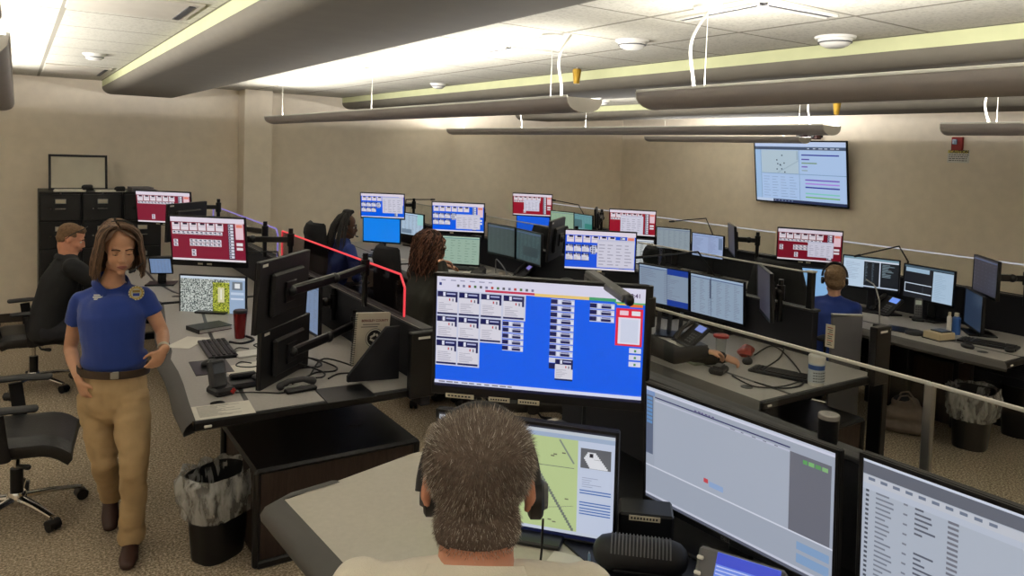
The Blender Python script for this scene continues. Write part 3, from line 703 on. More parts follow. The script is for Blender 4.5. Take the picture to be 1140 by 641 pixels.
# ================================================================ CONSOLES
DZ = .80
PX = (1.89, 4.48, 6.60)
def console(label, P, edge, y1, z, y0=None, rail_from=None, glow=None, gl='glass', floor_back=False, wing=None, posts=(), near_cap=True, legs=True, gtop=.255, split=True, railm=None, py0=None):
    """edge: user side outline from the near corner to the far corner (x, y)"""
    y0 = edge[0][1] if y0 is None else y0
    t = thing('dispatch_console', label, 'desk', (P, y0, 0), 0, 'dispatch consoles')
    def L(x, y, zz): return (x-P, y-y0, zz)
    out = [(x, y) for x, y in edge]+[(P-.03, y1), (P-.03, y0+.0)]
    mb = MB(); mb.prism([(x-P, y-y0) for x, y in out], z-.03, z, M['laminate'], M['black2']); mb.build('work_surface', t, 0)
    # rounded wide edge along the user side and the near end
    mb = MB(); g = []
    pts = [V((P-.03, y0, 0))]+[V((x, y, 0)) for x, y in edge]
    path = [V((x, y, 0)) for x, y in edge]
    nrm = []
    for i, p in enumerate(path):
        d = (path[min(i+1, len(path)-1)]-path[max(i-1, 0)]).normalized(); nrm.append(V((-d.y, d.x, 0)))
    nrm[0] = (nrm[0]+V((0, -1, 0))*.8).normalized()
    for prof in ((0, .002), (.02, .001), (.055, -.012), (.075, -.035), (.07, -.055), (0, -.055)):
        g.append([L(p.x+n.x*prof[0], p.y+n.y*prof[0], z+prof[1]) for p, n in zip(path, nrm)])
    mb.sheet(g, M['bump']); mb.build('padded_edge', t, 50)
    mb = MB(); mb.box(((path[0].x+P-.03)/2-P, -.012, z-.022), (P-.03-path[0].x+.02, .03, .046), M['black2'], bev=.008)
    mb.box(((path[0].x)-P+.05, -.028, z-.026), (.035, .01, .012), M['white'], bev=.003)
    mb.build('end_trim', t)
    if split:
        mb = MB()
        g0 = [V((x+.26, y, 0)) for x, y in edge]
        for a, b in zip(g0[:-1], g0[1:]): mb.rbar(L(a.x, a.y, z+.0008), L(b.x, b.y, z+.0008), .022, .0016, M['black2'], bev=0)
        mb.cyl(L(edge[0][0]+.14, y0+.2, z), L(edge[0][0]+.14, y0+.2, z+.0018), .035, M['black2'])
        mb.build('surface_joint', t)
    if legs:
        for yy in (y0+1.02, y1-.5):
            mb = MB(); mb.box(L(P-.42, yy, (z-.03+.02)/2), (.09, .14, z-.05), M['black2'], bev=.006); mb.box(L(P-.45, yy, .03), (.75, .09, .06), M['black2'], bev=.01)
            mb.build('lift_column', t)
    # panel wall with rail, glass
    q0 = y0 if py0 is None else py0
    zt = z+.30; mb = MB()
    mb.box(L(P, (q0+y1)/2, (z-.12+zt)/2), (.06, y1-q0-.02, zt-(z-.12)), M['panel'], bev=.004)
    if floor_back:
        nr = 9
        for k in range(nr): mb.box(L(P, (q0+y1)/2, .04+(z-.14-.04)*(k+.5)/nr), (.05, y1-q0-.04, (z-.14-.04)/nr-.006), M['panel'], bev=.003)
    mb.build('back_panel', t)
    mb = MB(); mb.box(L(P, (q0+y1)/2, zt+.006), (.075, y1-q0, .016), M['dgrey'], bev=.003)
    mb.box(L(P-.034, (q0+y1)/2, zt+.008), (.006, y1-q0-.05, .01), M['rail']); mb.build('top_rail', t)
    ga = rail_from if rail_from is not None else y0+.3
    gb = y1-.02
    gz0, gz1 = zt+.014, z+.555
    ch = .07 if (near_cap and glow) else (.0 if not glow else .05)
    out = [(ga, gz0), (ga, gz1-ch), (ga+ch*.9, gz1), (gb, gz1), (gb, gz0)] if ch else [(ga, gz0), (ga, gz1), (gb, gz1), (gb, gz0)]
    mb = MB(); vs = [L(P-.004, a, b) for a, b in out]+[L(P+.004, a, b) for a, b in out]; n = len(out)
    mb.add(vs, [tuple(range(n))[::-1], tuple(range(n, 2*n))], M[gl]); go = mb.build('glass_screen', t, 0)
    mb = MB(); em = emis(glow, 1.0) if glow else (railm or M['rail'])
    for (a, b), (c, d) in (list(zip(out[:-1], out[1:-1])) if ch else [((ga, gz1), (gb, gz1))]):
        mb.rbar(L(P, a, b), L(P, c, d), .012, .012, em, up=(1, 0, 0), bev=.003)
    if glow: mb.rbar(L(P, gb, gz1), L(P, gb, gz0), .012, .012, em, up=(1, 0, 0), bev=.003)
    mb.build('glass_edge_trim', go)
    if near_cap and not glow:
        mb = MB(); mb.box(L(P, ga, (zt+gz1)/2), (.04, .045, gz1-zt+.01), M['black2'], bev=.004); mb.box(L(P, ga, gz1+.008), (.05, .055, .012), M['rail'], bev=.003); mb.build('corner_post', t)
    for py in posts:
        mb = MB(); mb.box(L(P, py, (gz0+gz1)/2), (.02, .02, gz1-gz0), M['alum'], bev=.003); mb.build('glass_post', go)
    if near_cap:
        mb = MB(); mb.box(L(P-.05, y0-.03, (z-.04+zt)/2), (.15, .05, zt-z+.06), M['black2'], bev=.006)
        mb.box(L(P-.05, y0-.057, zt-.02), (.07, .004, .012), M['white']); mb.build('end_cap', t)
    if wing:
        # slanted binder wing across the end of the desk
        x0, x1, yw = wing; mb = MB()
        out = [(x0, z+.02), (x0, z+.05), (x1-.08, zt), (x1, zt), (x1, z+.0)]
        vs = [L(a, yw-.012, b) for a, b in out]+[L(a, yw+.012, b) for a, b in out]; n = len(out)
        mb.add(vs, [tuple(range(n)), tuple(range(n, 2*n))[::-1]]+[(i, n+i, n+(i+1) % n, (i+1) % n) for i in range(n)], M['panel'])
        mb.build('side_wing', t, 0)
    return t
def pedestal(label, x0, x1, y0, y1, h=.5):
    t = thing('pedestal_cabinet', label, 'cabinet', ((x0+x1)/2, (y0+y1)/2, 0), 0, 'pedestal cabinets')
    w, d = x1-x0, y1-y0
    mb = MB(); mb.box((0, 0, h/2), (w-.05, d-.03, h-.04), M['wood'], bev=.004); mb.build('carcass', t)
    mb = MB()
    mb.box((0, 0, h-.012), (w, d, .03), M['black2'], bev=.014)
    for sx in (-1, 1):
        mb.box((sx*(w/2-.015), -d/2+.02, h/2), (.035, .045, h-.01), M['black2'], bev=.012)
        mb.box((sx*(w/2-.015), d/2-.02, h/2), (.035, .045, h-.01), M['black2'], bev=.012)
    mb.box((0, -d/2+.012, .02), (w-.04, .03, .04), M['black2'], bev=.008)
    mb.build('frame', t)
    mb = MB(); mb.cyl((w*.25, d*.02, h), (w*.25, d*.02, h+.006), .05, M['dgrey']); mb.build('grommet', t)
    return t
def curve_edge(x, y0, y1, amp=.10, n=12):
    """user edge drawn from the photo: runs along the room, bowed towards the panel at the far end"""
    return [(x+amp*(i/n)**1.6, y0+(y1-y0)*i/n) for i in range(n+1)]
# column 1
e = [at_z(x, y, DZ) for x, y in ((216, 468), (210, 447), (204.4, 428), (198.6, 414), (190, 400))]
eb = [(p.x, p.y) for p in e]; eb[0] = (eb[0][0]+.005, 3.66)
eb += [(.80, 4.95), (.84, 5.4), (.90, 5.85), (.97, 6.4)]
console('L-shaped grey dispatch desk beside the walking woman with a red-edged glass screen', PX[0], eb, 6.42, DZ, y0=3.66, rail_from=3.97, glow=(236, 62, 74), gl='glassd', wing=(1.50, 1.80, 3.84))
ec = [(.97, 6.5), (.86, 6.9), (.80, 7.4), (.80, 8.2), (.86, 8.7), (.95, 9.1)]
console('dispatch desk by the filing cabinets with a violet-edged glass screen', PX[0], ec, 9.12, DZ, y0=6.5, rail_from=6.53, glow=(132, 118, 196), near_cap=False)
# column 2
eg = curve_edge(3.36, 2.60, 5.15, .06)
console('dispatch desk behind the big blue monitor where hands hold a red lid', PX[1], eg, 5.2, DZ, y0=2.60, rail_from=3.10, floor_back=True, py0=3.04)
console('dispatch desk of the curly haired woman', PX[1], curve_edge(3.35, 5.3, 7.6, .1), 7.6, DZ, y0=5.3, floor_back=True, near_cap=False, rail_from=5.35)
console('farthest dispatch desk of the middle row, used by the woman in blue', PX[1], curve_edge(3.35, 7.7, 9.7, .1), 9.7, DZ, y0=7.7, floor_back=True, near_cap=False, rail_from=7.75)
# column 3
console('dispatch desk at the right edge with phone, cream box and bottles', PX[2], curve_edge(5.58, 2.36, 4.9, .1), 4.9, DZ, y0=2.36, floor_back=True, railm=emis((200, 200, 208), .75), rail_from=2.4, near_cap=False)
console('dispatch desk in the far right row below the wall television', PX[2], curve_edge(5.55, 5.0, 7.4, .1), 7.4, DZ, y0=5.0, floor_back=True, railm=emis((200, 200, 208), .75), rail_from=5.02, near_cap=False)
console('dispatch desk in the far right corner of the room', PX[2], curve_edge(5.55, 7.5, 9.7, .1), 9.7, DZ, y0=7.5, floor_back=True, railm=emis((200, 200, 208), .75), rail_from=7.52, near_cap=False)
# foreground, raised standing desk
ZA = 1.01
pa = [at_z(316, 556, ZA), at_z(355, 598, ZA), at_z(395, 641, ZA)]
ea = [(pa[0].x, pa[0].y), (pa[1].x, pa[1].y), (pa[2].x, pa[2].y), (.80, 1.52), (.93, 1.30), (1.0, 1.05), (1.02, .7), (.98, .2), (.9, -.3)]
t = thing('dispatch_console', 'pale raised standing desk of the grey haired man in the foreground', 'desk', (PX[0], 1.0, 0), 0, 'dispatch consoles')
P, y0, z = PX[0], 1.0, ZA
fy0, fy1 = at_z(316, 556, ZA).y, 2.42
out = ea[::-1]+[(pa[0].x+.02, fy0), at_z(458, 505, ZA).xy[:], (P-.03, 2.44), (P-.03, -.3)]
mb = MB(); mb.prism([(x-P, y-y0) for x, y in out], z-.03, z, mat('pale_laminate', (186, 180, 168), .5, var=.04, vscale=60), M['black2']); mb.build('work_surface', t, 0)
mb = MB(); path = [V((x, y, 0)) for x, y in ea]; path = [V((pa[0].x+.19, pa[0].y+.03, 0)), V((pa[0].x+.05, pa[0].y+.008, 0))]+path
nrm = []
for i, p in enumerate(path):
    d = (path[min(i+1, len(path)-1)]-path[max(i-1, 0)]).normalized(); nrm.append(V((d.y, -d.x, 0)))
g = []
for prof in ((0, .002), (.02, .001), (.055, -.012), (.07, -.035), (.066, -.055), (0, -.055)):
    g.append([(p.x+n.x*prof[0]-P, p.y+n.y*prof[0]-y0, z+prof[1]) for p, n in zip(path, nrm)])
mb.sheet(g[::-1], M['bump']); mb.build('padded_edge', t, 50)
mb = MB(); mb.prism([(1.37-P, 2.36-y0), (1.30-P, 1.9-y0), (1.27-P, 1.5-y0), (1.30-P, 1.0-y0), (1.25-P, .3-y0), (-.03, .3-y0), (-.03, 2.4-y0)], z, z+.006, M['black2']); mb.build('rear_surface', t, 0)
mb = MB(); mb.box((0, .3, (.9+1.31)/2), (.06, 2.2, .41), M['panel'], bev=.004); mb.build('back_panel', t)
mb = MB(); mb.box((0, .3, 1.316), (.075, 2.2, .014), M['dgrey'], bev=.003); mb.build('top_rail', t)
for yy in (-.45, 1.0):
    mb = MB(); mb.box((-.45, yy, .49), (.09, .14, .98), M['black2'], bev=.006); mb.box((-.48, yy, .03), (.75, .09, .06), M['black2'], bev=.01); mb.build('lift_column', t)
yp = at_x(1036, 427, P).y
gz1 = at_x(1036, 427, P).z
mb = MB()
for a, b in ((yp+.004, 2.38), (-.25, yp-.004)):
    mb.box((0, (a+b)/2-y0, (1.325+gz1)/2), (.008, b-a, gz1-1.325), M['glass'])
go = mb.build('glass_screen', t, 0)
mb = MB(); mb.rbar((0, 2.38-y0, gz1), (0, yp-y0, gz1), .008, .010, M['rail']); mb.rbar((0, yp-y0, gz1), (0, -.25-y0, gz1-.012), .008, .010, M['rail']); mb.build('glass_edge_trim', go)
mb = MB(); mb.box((0, yp-y0, (1.325+gz1)/2), (.018, .024, gz1-1.325), M['alum'], bev=.003); mb.build('glass_post', go)
# pedestals
pedestal('dark wood pedestal cabinet with black top below the desk beside the waste bin', .97, 1.86, 3.66, 4.40, .50)
pedestal('dark wood pedestal cabinet seen through glass beside the brown handbag', 3.70, 4.42, 2.62, 3.40, .52)
pedestal('dark pedestal cabinet under the right edge desk behind the waste bin', 6.27, 6.54, 2.98, 3.75, .55)
# middle row: angled end of the panel wall and its post
t = thing('angled_end_panel', 'grey angled end panel with a cream notice on its left, beyond the white tub', 'panel', (4.55, 2.9, 0))
mb = MB(); a = at_z(926, 351, 1.10); b = at_z(960, 352, 1.10)
mb.rbar((a.x-4.55, a.y-2.9, .55), (b.x-4.55, b.y-2.9, .55), .025, 1.10, mat('slate_panel', (96, 95, 99), .7), bev=.004); mb.build('angled_panel', t)
mb = MB(); mb.rbar((a.x-4.55, a.y-2.9, 1.106), (b.x-4.55, b.y-2.9, 1.106), .032, .012, M['alum']); mb.build('edge_strip', t)
c = at_z(982, 363, 1.06)
mb = MB(); mb.box((c.x-4.55, c.y-2.9, .535), (.06, .10, 1.07), M['black2'], bev=.006); mb.box((c.x-4.55-.01, c.y-2.9-.053, 1.05), (.03, .004, .01), M['white']); mb.build('end_post', t)
p = at_x(924, 374, PX[1]-.045)
t = thing('notice_strip', 'narrow cream notice with red marks stuck on the dark panel end', 'notice', p)
mb = MB(); mb.box((0, 0, 0), (.003, .065, .15), M['offw']); mb.build('card', t)
mb = MB()
for k in range(9): mb.box((-.002, random.uniform(-.005, .005), .055-k*.014), (.001, random.uniform(.025, .045), .005), M['dgrey'] if k % 3 else M['red'])
mb.build('print_marks', t)

# ================================================================ MONITORS
RD = (128, 22, 50)
D = math.radians
def arm_at(P, y, z=DZ): return (P-.05, y, z+.29)
def mon(label, p, yaw, tilt, w, h, content, s=1.0, **k):
    q = along(p, s); return monitor(label, q, D(yaw), D(tilt), w*s, h*s, content, **k)
mon('large foreground monitor with blue call board, three labels under its screen', (1.25, 1.74, 1.56), -43, -2, .62, .36, scr_bigcad(), chin=.026, stickers=3, clock=True, arm=(1.83, 1.9, 1.31))
mon('street map monitor partly behind the grey haired head', (1.20, 1.71, 1.18), -49, -5, .53, .345, scr_street(), chin=.014, stand=ZA, dim=.95)
mon('wide grey-blue foreground monitor with empty window, right of the blue call board', (1.61, 1.33, 1.24), -86, -3, .62, .37, scr_r1(), s=.985, chin=.018, stand=ZA, dim=1.0, dell=True)
tl = at_x(958.7, 500.7, 1.58)
mon('foreground monitor listing rows of data, cut by the bottom right corner', (1.60, tl.y-.31, tl.z-.187), -87, -3, .62, .37, scr_r2(), chin=.02, stand=ZA)
mon('red call board monitor in front, above the aerial photo monitor', (1.24, 6.13, 1.32), -38, -9, .61, .40, scr_cad(RD, 21, rows=2), chin=.045, stickers=2, arm=arm_at(PX[0], 6.0))
mon('red call board monitor nearest the filing cabinets', (1.30, 8.65, 1.37), -38, -9, .61, .37, scr_cad(RD, 22, rows=1), chin=.03, stickers=2, arm=arm_at(PX[0], 8.6))
mon('monitor showing an aerial photograph with a yellow block', (1.26, 6.04, .90), -37, -2, .53, .34, scr_aerial(), s=.985, chin=.014, stand=DZ)
mon('upper of two monitors seen from behind on the desk with the red glass', (1.15, 3.90, 1.34), 46+180, 3, .54, .36, scr_flat((150, 160, 180)), arm=arm_at(PX[0], 4.45), dim=.3)
mon('lower of two monitors seen from behind, above the black desk pad', (1.28, 4.28, .91), 44+180, 1, .54, .34, scr_flat((150, 160, 180)), s=.97, arm=arm_at(PX[0], 4.6, DZ-.2), dim=.3)
mon('pale blue side monitor half hidden behind the monitor backs', (1.62, 5.55, 1.02), -82, 0, .53, .34, scr_grid((140, 165, 205), 31), s=1, arm=arm_at(PX[0], 5.5, DZ-.2), dim=.8)
mon('side monitor hidden behind the stacked monitor backs', (1.62, 4.95, 1.02), -88, 0, .53, .34, scr_grid((140, 165, 205), 32), arm=arm_at(PX[0], 5.0, DZ-.2), dim=.6)
q = at_d(207, 231, 7.3)
mon('dark grey monitor back between the two red call boards', (q.x, q.y, q.z-.13), 40+180, 2, .54, .36, scr_flat((150, 160, 180)), arm=arm_at(PX[0], 6.75), dim=.3)
q = at_d(174, 298, 6.6)
mon('small angled tablet screen beside the walking woman\u2019s shoulder', (q.x+.05, q.y+.1, q.z), -20, -30, .19, .18, scr_grid((130, 160, 205), 33), chin=.01, stand=DZ, dim=.7)
# middle row
mon('blue call board monitor of the woman in blue, farthest left', (4.13, 9.44, 1.30), -38, -10, .61, .36, scr_cad(LB, 41, popup=(.5, .12, .97, .8)), s=.965, arm=arm_at(PX[1], 9.1))
mon('bright plain blue monitor in front of the woman in blue', (4.02, 9.20, 1.00), -46, -3, .53, .34, scr_flat((8, 130, 238)), s=.95, stand=DZ)
mon('pale spreadsheet monitor between the plain blue one and the next call board', (4.82, 9.95, .98), -76, -1, .53, .34, scr_grid((170, 192, 214), 42, extra=[(.75, 0, 1, .5, (150, 205, 205)), (.05, .75, .5, .95, (110, 130, 150))]), s=.905, stand=DZ)
mon('blue call board monitor above the green screen of the curly haired woman', (4.19, 7.46, 1.32), -40, -9, .61, .37, scr_cad(LB, 43, popup=(.46, .38, .93, .9)), chin=.03, stickers=1, s=.98, arm=arm_at(PX[1], 7.3))
mon('pale green table monitor in front of the curly haired woman', (4.20, 7.47, .95), -43, 1, .53, .34, scr_grid((150, 176, 160), 44, line=(120, 146, 132), rows=9, hdr=(70, 120, 130)), s=.97, stand=DZ)
mon('dim dark green monitor, left of the pair beside the white mug', (4.40, 6.87, 1.13), -88, -2, .53, .34, scr_grid((66, 78, 78), 45, line=(84, 98, 96), rows=26), s=.98, arm=arm_at(PX[1], 6.8, DZ-.1), dim=.9)
mon('dim dark teal monitor, right of the pair beside the white mug', (4.41, 6.36, 1.12), -95, -1, .53, .34, scr_grid((58, 76, 80), 46, line=(92, 120, 122), rows=24, extra=[(.3, .5, .9, .8, (50, 64, 70))]), s=.98, arm=arm_at(PX[1], 6.3, DZ-.1), dim=.9)
mon('upright black monitor back left of the violet-blue call board', (4.05, 5.43, 1.33), 40+180, 4, .54, .36, scr_flat((90, 100, 120)), arm=arm_at(PX[1], 5.6), dim=.4)
mon('violet-blue call board monitor with a large popup, directly above the foreground monitor', (4.13, 4.89, 1.28), -42, -3, .61, .36, scr_cad((20, 84, 226), 47, popup=(.46, .2, .99, .93)), chin=.022, stickers=2, arm=arm_at(PX[1], 4.9))
mon('grey-blue monitor with two blue blocks, left of the pair behind the glass', (4.67, 4.67, .98), -82, -4, .54, .35, scr_grid((140, 158, 180), 48, rows=20, cols=2, extra=[(.58, 0, 1, .16, (22, 60, 158)), (.58, .84, 1, 1, (22, 60, 158)), (.575, 0, .585, 1, (96, 112, 138))]), s=.94, stand=DZ, dim=.85)
mon('grey-blue monitor with two columns, right of the pair behind the glass', (4.65, 4.06, .99), -88, -4, .54, .35, scr_grid((150, 170, 192), 49, rows=24, cols=6, extra=[(.38, .05, .40, .55, (50, 60, 90)), (.4, .0, .41, 1, (100, 116, 140))]), s=.94, stand=DZ, dim=.85)
mon('dark monitor seen almost edge-on right of the grey-blue pair', (4.57, 3.55, 1.14), -132, -3, .54, .35, scr_flat((52, 50, 62)), s=.95, arm=arm_at(PX[1], 3.3, DZ-.1), dim=.9)
# right row
mon('red call board monitor with a white popup in the far corner', (6.51, 9.32, 1.30), -44, -12, .61, .36, scr_cad((150, 20, 42), 51, popup=(.28, .26, .68, .8), rows=1), s=.97, arm=arm_at(PX[2], 9.2))
mon('plain bright blue monitor under the far corner call board', (6.45, 9.2, .98), -53, -3, .53, .34, scr_flat((16, 96, 236)), s=.97, stand=DZ, dim=.9)
mon('pale green map monitor in the far corner, left of the teal one', (8.27, 10.88, .88), -73, -4, .53, .34, scr_grid((160, 190, 160), 52, line=(140, 176, 150)), s=.775, stand=DZ, dim=.8)
mon('teal monitor in the far corner, right of the green map', (8.51, 10.57, .85), -90, -3, .53, .34, scr_grid((110, 165, 170), 53, line=(90, 130, 140), extra=[(0, .3, .45, .8, (80, 120, 125)), (.6, .5, 1, .8, (60, 140, 130))]), s=.755, stand=DZ, dim=.8)
q = at_d(663, 240, 10.2)
mon('narrow dark monitor edge left of the red and white call board', (q.x, q.y, q.z-.06), -132, -3, .5, .33, scr_flat((40, 40, 48)), arm=arm_at(PX[2], 7.75), s=.93)
mon('red call board monitor with a wide white popup behind the rounded chair back', (6.71, 7.32, 1.22), -48, -8, .61, .36, scr_cad((150, 20, 42), 54, popup=(.24, .22, .74, .95), rows=1), s=.94, arm=arm_at(PX[2], 7.1))
mon('monitor with a black and white pattern behind the orange bottle', (6.58, 7.14, .88), -49, -5, .53, .34, scr_grid((200, 204, 206), 55, line=(60, 60, 66), rows=12), s=.94, stand=DZ-.02)
mon('grey monitor, left of the pair under the white glass rail', (8.10, 7.94, .89), -66, -5, .53, .34, scr_grid((150, 164, 174), 56, line=(120, 132, 146)), s=.80, stand=DZ, dim=.85)
mon('pale blue document monitor, right of the pair under the white glass rail', (7.88, 7.08, .90), -85, -2, .53, .34, scr_grid((158, 176, 214), 57, line=(126, 136, 176), cols=2, extra=[(.86, .1, .98, .6, (110, 130, 160))]), s=.81, stand=DZ, dim=.9)
mon('tall dark monitor edge standing against the white glass rail', (6.79, 5.75, 1.19), -132, -4, .53, .34, scr_flat((60, 60, 70)), s=.94, arm=arm_at(PX[2], 5.2, DZ-.05))
mon('red call board monitor of the woman in blue on the right', (6.58, 4.60, 1.26), -56, -11, .61, .36, scr_cad((120, 14, 36), 58, popup=(.48, .36, .88, .86), rows=2), chin=.03, stickers=2, s=.94, arm=arm_at(PX[2], 4.75), dim=.9)
mon('pale blue monitor behind the dark chair backs on the right', (6.60, 4.68, .88), -54, -7, .53, .34, scr_flat((140, 186, 232)), s=.93, stand=DZ-.03, dim=.9)
mon('half white half black terminal monitor right of the woman in blue', (7.04, 4.22, 1.02), -74, -3, .53, .33, scr_dark(59), s=.89, stand=DZ)
mon('dark terminal monitor with a pale right pane, right of the other terminal', (7.20, 3.74, .98), -99, 1, .53, .34, scr_dark2(60), s=.89, stickers=1, stand=DZ)
mon('dark dim monitor at the far right edge in front of the beige wall', (6.30, 2.84, 1.255), -135, 0, .46, .30, scr_grid((60, 60, 72), 61, line=(80, 80, 96), rows=8), arm=arm_at(PX[2], 2.65, DZ-.05), dim=.8)
mon('dark blue lower monitor near the right edge behind the mouse', (6.28, 2.90, .98), -140, 0, .46, .30, scr_flat((44, 60, 84)), stand=DZ, dim=.7)
# ================================================================ CHAIRS
def chair_proto(name, label):
    """task chair facing +X, hub at origin"""
    t = thing(name, label, 'chair')
    mb = MB(); g = []
    # seat cushion: rounded slab with a waterfall front
    nx, ny = 12, 10
    def top(u, v):
        x = -.24+.52*u; y = (v-.5)*.52
        edge = max(0, abs(v-.5)*2-.7)/.3; fr = max(0, u-.72)/.28; bk = max(0, .12-u)/.12
        return x, y*(1-.06*bk), .505-.03*edge**2-.065*fr**2-.02*bk**2-.012*math.cos((v-.5)*PI)*math.sin(u*PI)
    tp = [[top(i/nx, j/ny) for j in range(ny+1)] for i in range(nx+1)]
    bt = [[(x*.94, y*.92, min(z-.07, .405)) for x, y, z in r] for r in tp]
    mb.sheet([r[::-1] for r in tp], M['leather']); mb.sheet(bt, M['leather'])
    rim = lambda G: G[0]+[r[-1] for r in G[1:]]+G[-1][::-1][1:]+[r[0] for r in G[::-1][1:-1]]
    a, b = rim(tp), rim(bt); mid = [((p[0]+q[0])/2*1.06, (p[1]+q[1])/2*1.08, (p[2]+q[2])/2+.004) for p, q in zip(a, b)]
    mb.sheet([a+[a[0]], mid+[mid[0]], b+[b[0]]], M['leather'])
    mb.build('seat', t, 60)
    mb = MB(); mb.box((-.02, 0, .415), (.34, .30, .04), M['black2'], bev=.012); mb.box((-.02, 0, .385), (.2, .16, .05), M['black'], bev=.015)
    for sg in (-1, 1): mb.limb([(.02, sg*.10, .39), (.04, sg*.26, .38), (.09, sg*.30, .38)], [.008, .008, .016], M['black2'], 8)
    mb.build('mechanism', t)
    # tall back
    mb = MB(); nz = 16; ny = 10
    def bk(u, v, off):
        z = .50+.78*u; y = (v-.5)*(.46+.06*math.sin(u*PI)-.10*max(0, u-.7)/.3)
        x = -.27-.03*math.sin(u*PI*1.2)-.10*u+.03*math.cos((v-.5)*PI*1)*-1*0+.05*(abs(v-.5)*2)**2-off
        return x, y, z
    thick = lambda u, v: (.075-.03*(abs(v-.5)*2)**3)*(1 if u < .8 else 1+.35*math.sin((u-.8)/.2*PI))
    fr_ = [[bk(i/nz, j/ny, 0) for j in range(ny+1)] for i in range(nz+1)]
    bc = [[bk(i/nz, j/ny, thick(i/nz, j/ny)) for j in range(ny+1)] for i in range(nz+1)]
    mb.sheet(fr_, M['mesh']); mb.sheet([r[::-1] for r in bc], M['mesh'])
    a, b = rim(fr_), rim(bc); cz = .89
    mid = [((p[0]+q[0])/2, (p[1]+q[1])/2*1.05, (p[2]+q[2])/2+(.02 if p[2] > 1.2 else -.02 if p[2] < .52 else 0)) for p, q in zip(a, b)]
    mb.sheet([a+[a[0]], mid+[mid[0]], b+[b[0]]][::-1], M['mesh']); mb.build('backrest', t, 60)
    mb = MB(); mb.tube([(-.10, 0, .40), (-.28, 0, .40), (-.37, 0, .50), (-.385, 0, .75)], [(.035, .012)]*4, M['black2'], 10, side=(0, 1, 0)); mb.build('back_support', t)
    for sg in (-1, 1):
        ar = MB(); ar.tube([(-.02, sg*.20, .41), (-.02, sg*.29, .42), (-.03, sg*.30, .50), (-.05, sg*.30, .66)], [(.035, .013)]*4, M['black'], 12, side=(1, 0, 0))
        ao = ar.build('armrest', t)
        pd = MB(); pd.limb([(-.16, sg*.30, .683), (-.02, sg*.305, .688), (.12, sg*.29, .683)], [(.045, .016)]*3, M['black'], 14, side=(0, 1, 0)); pd.build('arm_pad', ao)
    mb = MB(); mb.cyl((0, 0, .10), (0, 0, .27), .032, M['black2']); mb.cyl((0, 0, .27), (0, 0, .38), .016, M['chrome']); mb.build('gas_cylinder', t)
    mb = MB(); mb.lathe([(0, .14), (.04, .14), (.05, .12), (.05, .08), (.03, .06)], (0, 0, 0), M['chrome'])
    for k in range(5):
        an = R(20+72*k); d = V((math.cos(an), math.sin(an), 0))
        mb.tube([d*.03+V((0, 0, .105)), d*.17+V((0, 0, .098)), d*.315+V((0, 0, .075))], [(.026, .02), (.022, .014), (.015, .010)], M['chrome'], 10, side=d.cross(V((0, 0, 1))))
    mb.build('star_base', t)
    for k in range(5):
        an = R(20+72*k); d = V((math.cos(an), math.sin(an), 0)); n = V((-d.y, d.x, 0)); c = d*.32+V((0, 0, .03))
        mb = MB()
        for sg in (-1, 1): mb.cyl(c+n*sg*.010, c+n*sg*.028, .03, M['black2'])
        mb.cyl(c-n*.01, c+n*.01, .012, M['black2'], seg=10); mb.tube([c+V((0, 0, .0)), c+V((0, 0, .05))], .008, M['chrome'], 8)
        g = [(c+n*a_+V((0, 0, 0))+(-d*math.cos(b_)+V((0, 0, 1))*math.sin(b_))*.034) for a_ in (-.03, .03) for b_ in [i*PI/8 for i in range(9)]]
        mb.sheet([g[:9], g[9:]], M['black2']); mb.build('caster', t)
    return t
CH = [None]
def chair(x, y, rz, label, dz=0):
    if CH[0] is None: o = CH[0] = chair_proto('office_chair', label)
    else: o = copy_tree(CH[0])
    o.location = (x, y, dz); o.rotation_euler = (0, 0, R(rz)); tag(o, label, 'chair', 'black office chairs'); return o
hub = at_z(9, 556, .10)
chair(hub.x+.04, hub.y, -8, 'empty black office chair with chrome base beside the walking woman')
chair(.12, 7.30, 2, 'black office chair the man in the dark jacket sits on')
chair(2.93, 7.62, 2, 'black high backed chair of the woman in blue at the far left row')
chair(2.88, 5.66, -4, 'black high backed chair of the curly haired woman')
chair(5.10, 6.98, 60, 'empty rounded black chair in front of the far right red call board')
chair(5.1, 4.75, -30, 'empty black chair, left of two dark humps behind the pale blue screen')
chair(5.50, 3.95, 10, 'black chair of the woman in blue at the right')
chair(5.2, 8.75, 15, 'empty black chair in front of the far corner call board')
chair(2.93, 4.15, -25, 'black chair of the person holding the red lid')
# ================================================================ SMALL THINGS
def L2(a, b): return (V(b)-V(a))
def quad_pose(q, z):
    P = [at_z(x, y, z) for x, y in q]; c = sum(P, V())/4; e1 = (P[1]-P[0]+P[2]-P[3])/2; e2 = (P[3]-P[0]+P[2]-P[1])/2
    return c, math.atan2(e1.y, e1.x), e1.length, e2.length
def keyboard(c, rz, label, l=.44, w=.15):
    t = thing('keyboard', label, 'keyboard', c, rz, 'keyboards')
    mb = MB(); mb.box((0, 0, .010), (l, w, .018), M['black2'], bev=.005); mb.build('case', t)
    mb = MB()
    for r in range(5):
        n = 15
        for k in range(n):
            if r == 0 and 4 <= k <= 8: continue
            mb.box((-l/2+.02+(l-.12)*(k+.5)/n*1.0, -w/2+.02+r*(w-.035)/4.6, .022), (.018, .018, .006), M['black'], bev=.002)
        for k in range(3): mb.box((l/2-.075+k*.022, -w/2+.02+r*(w-.035)/4.6, .022), (.017, .018, .006), M['black'], bev=.002)
    mb.box((-l/2+.155, -w/2+.02, .022), (.12, .018, .006), M['black'], bev=.002)
    k_ = mb.build('keys', t); k_['kind'] = 'stuff'
    return t
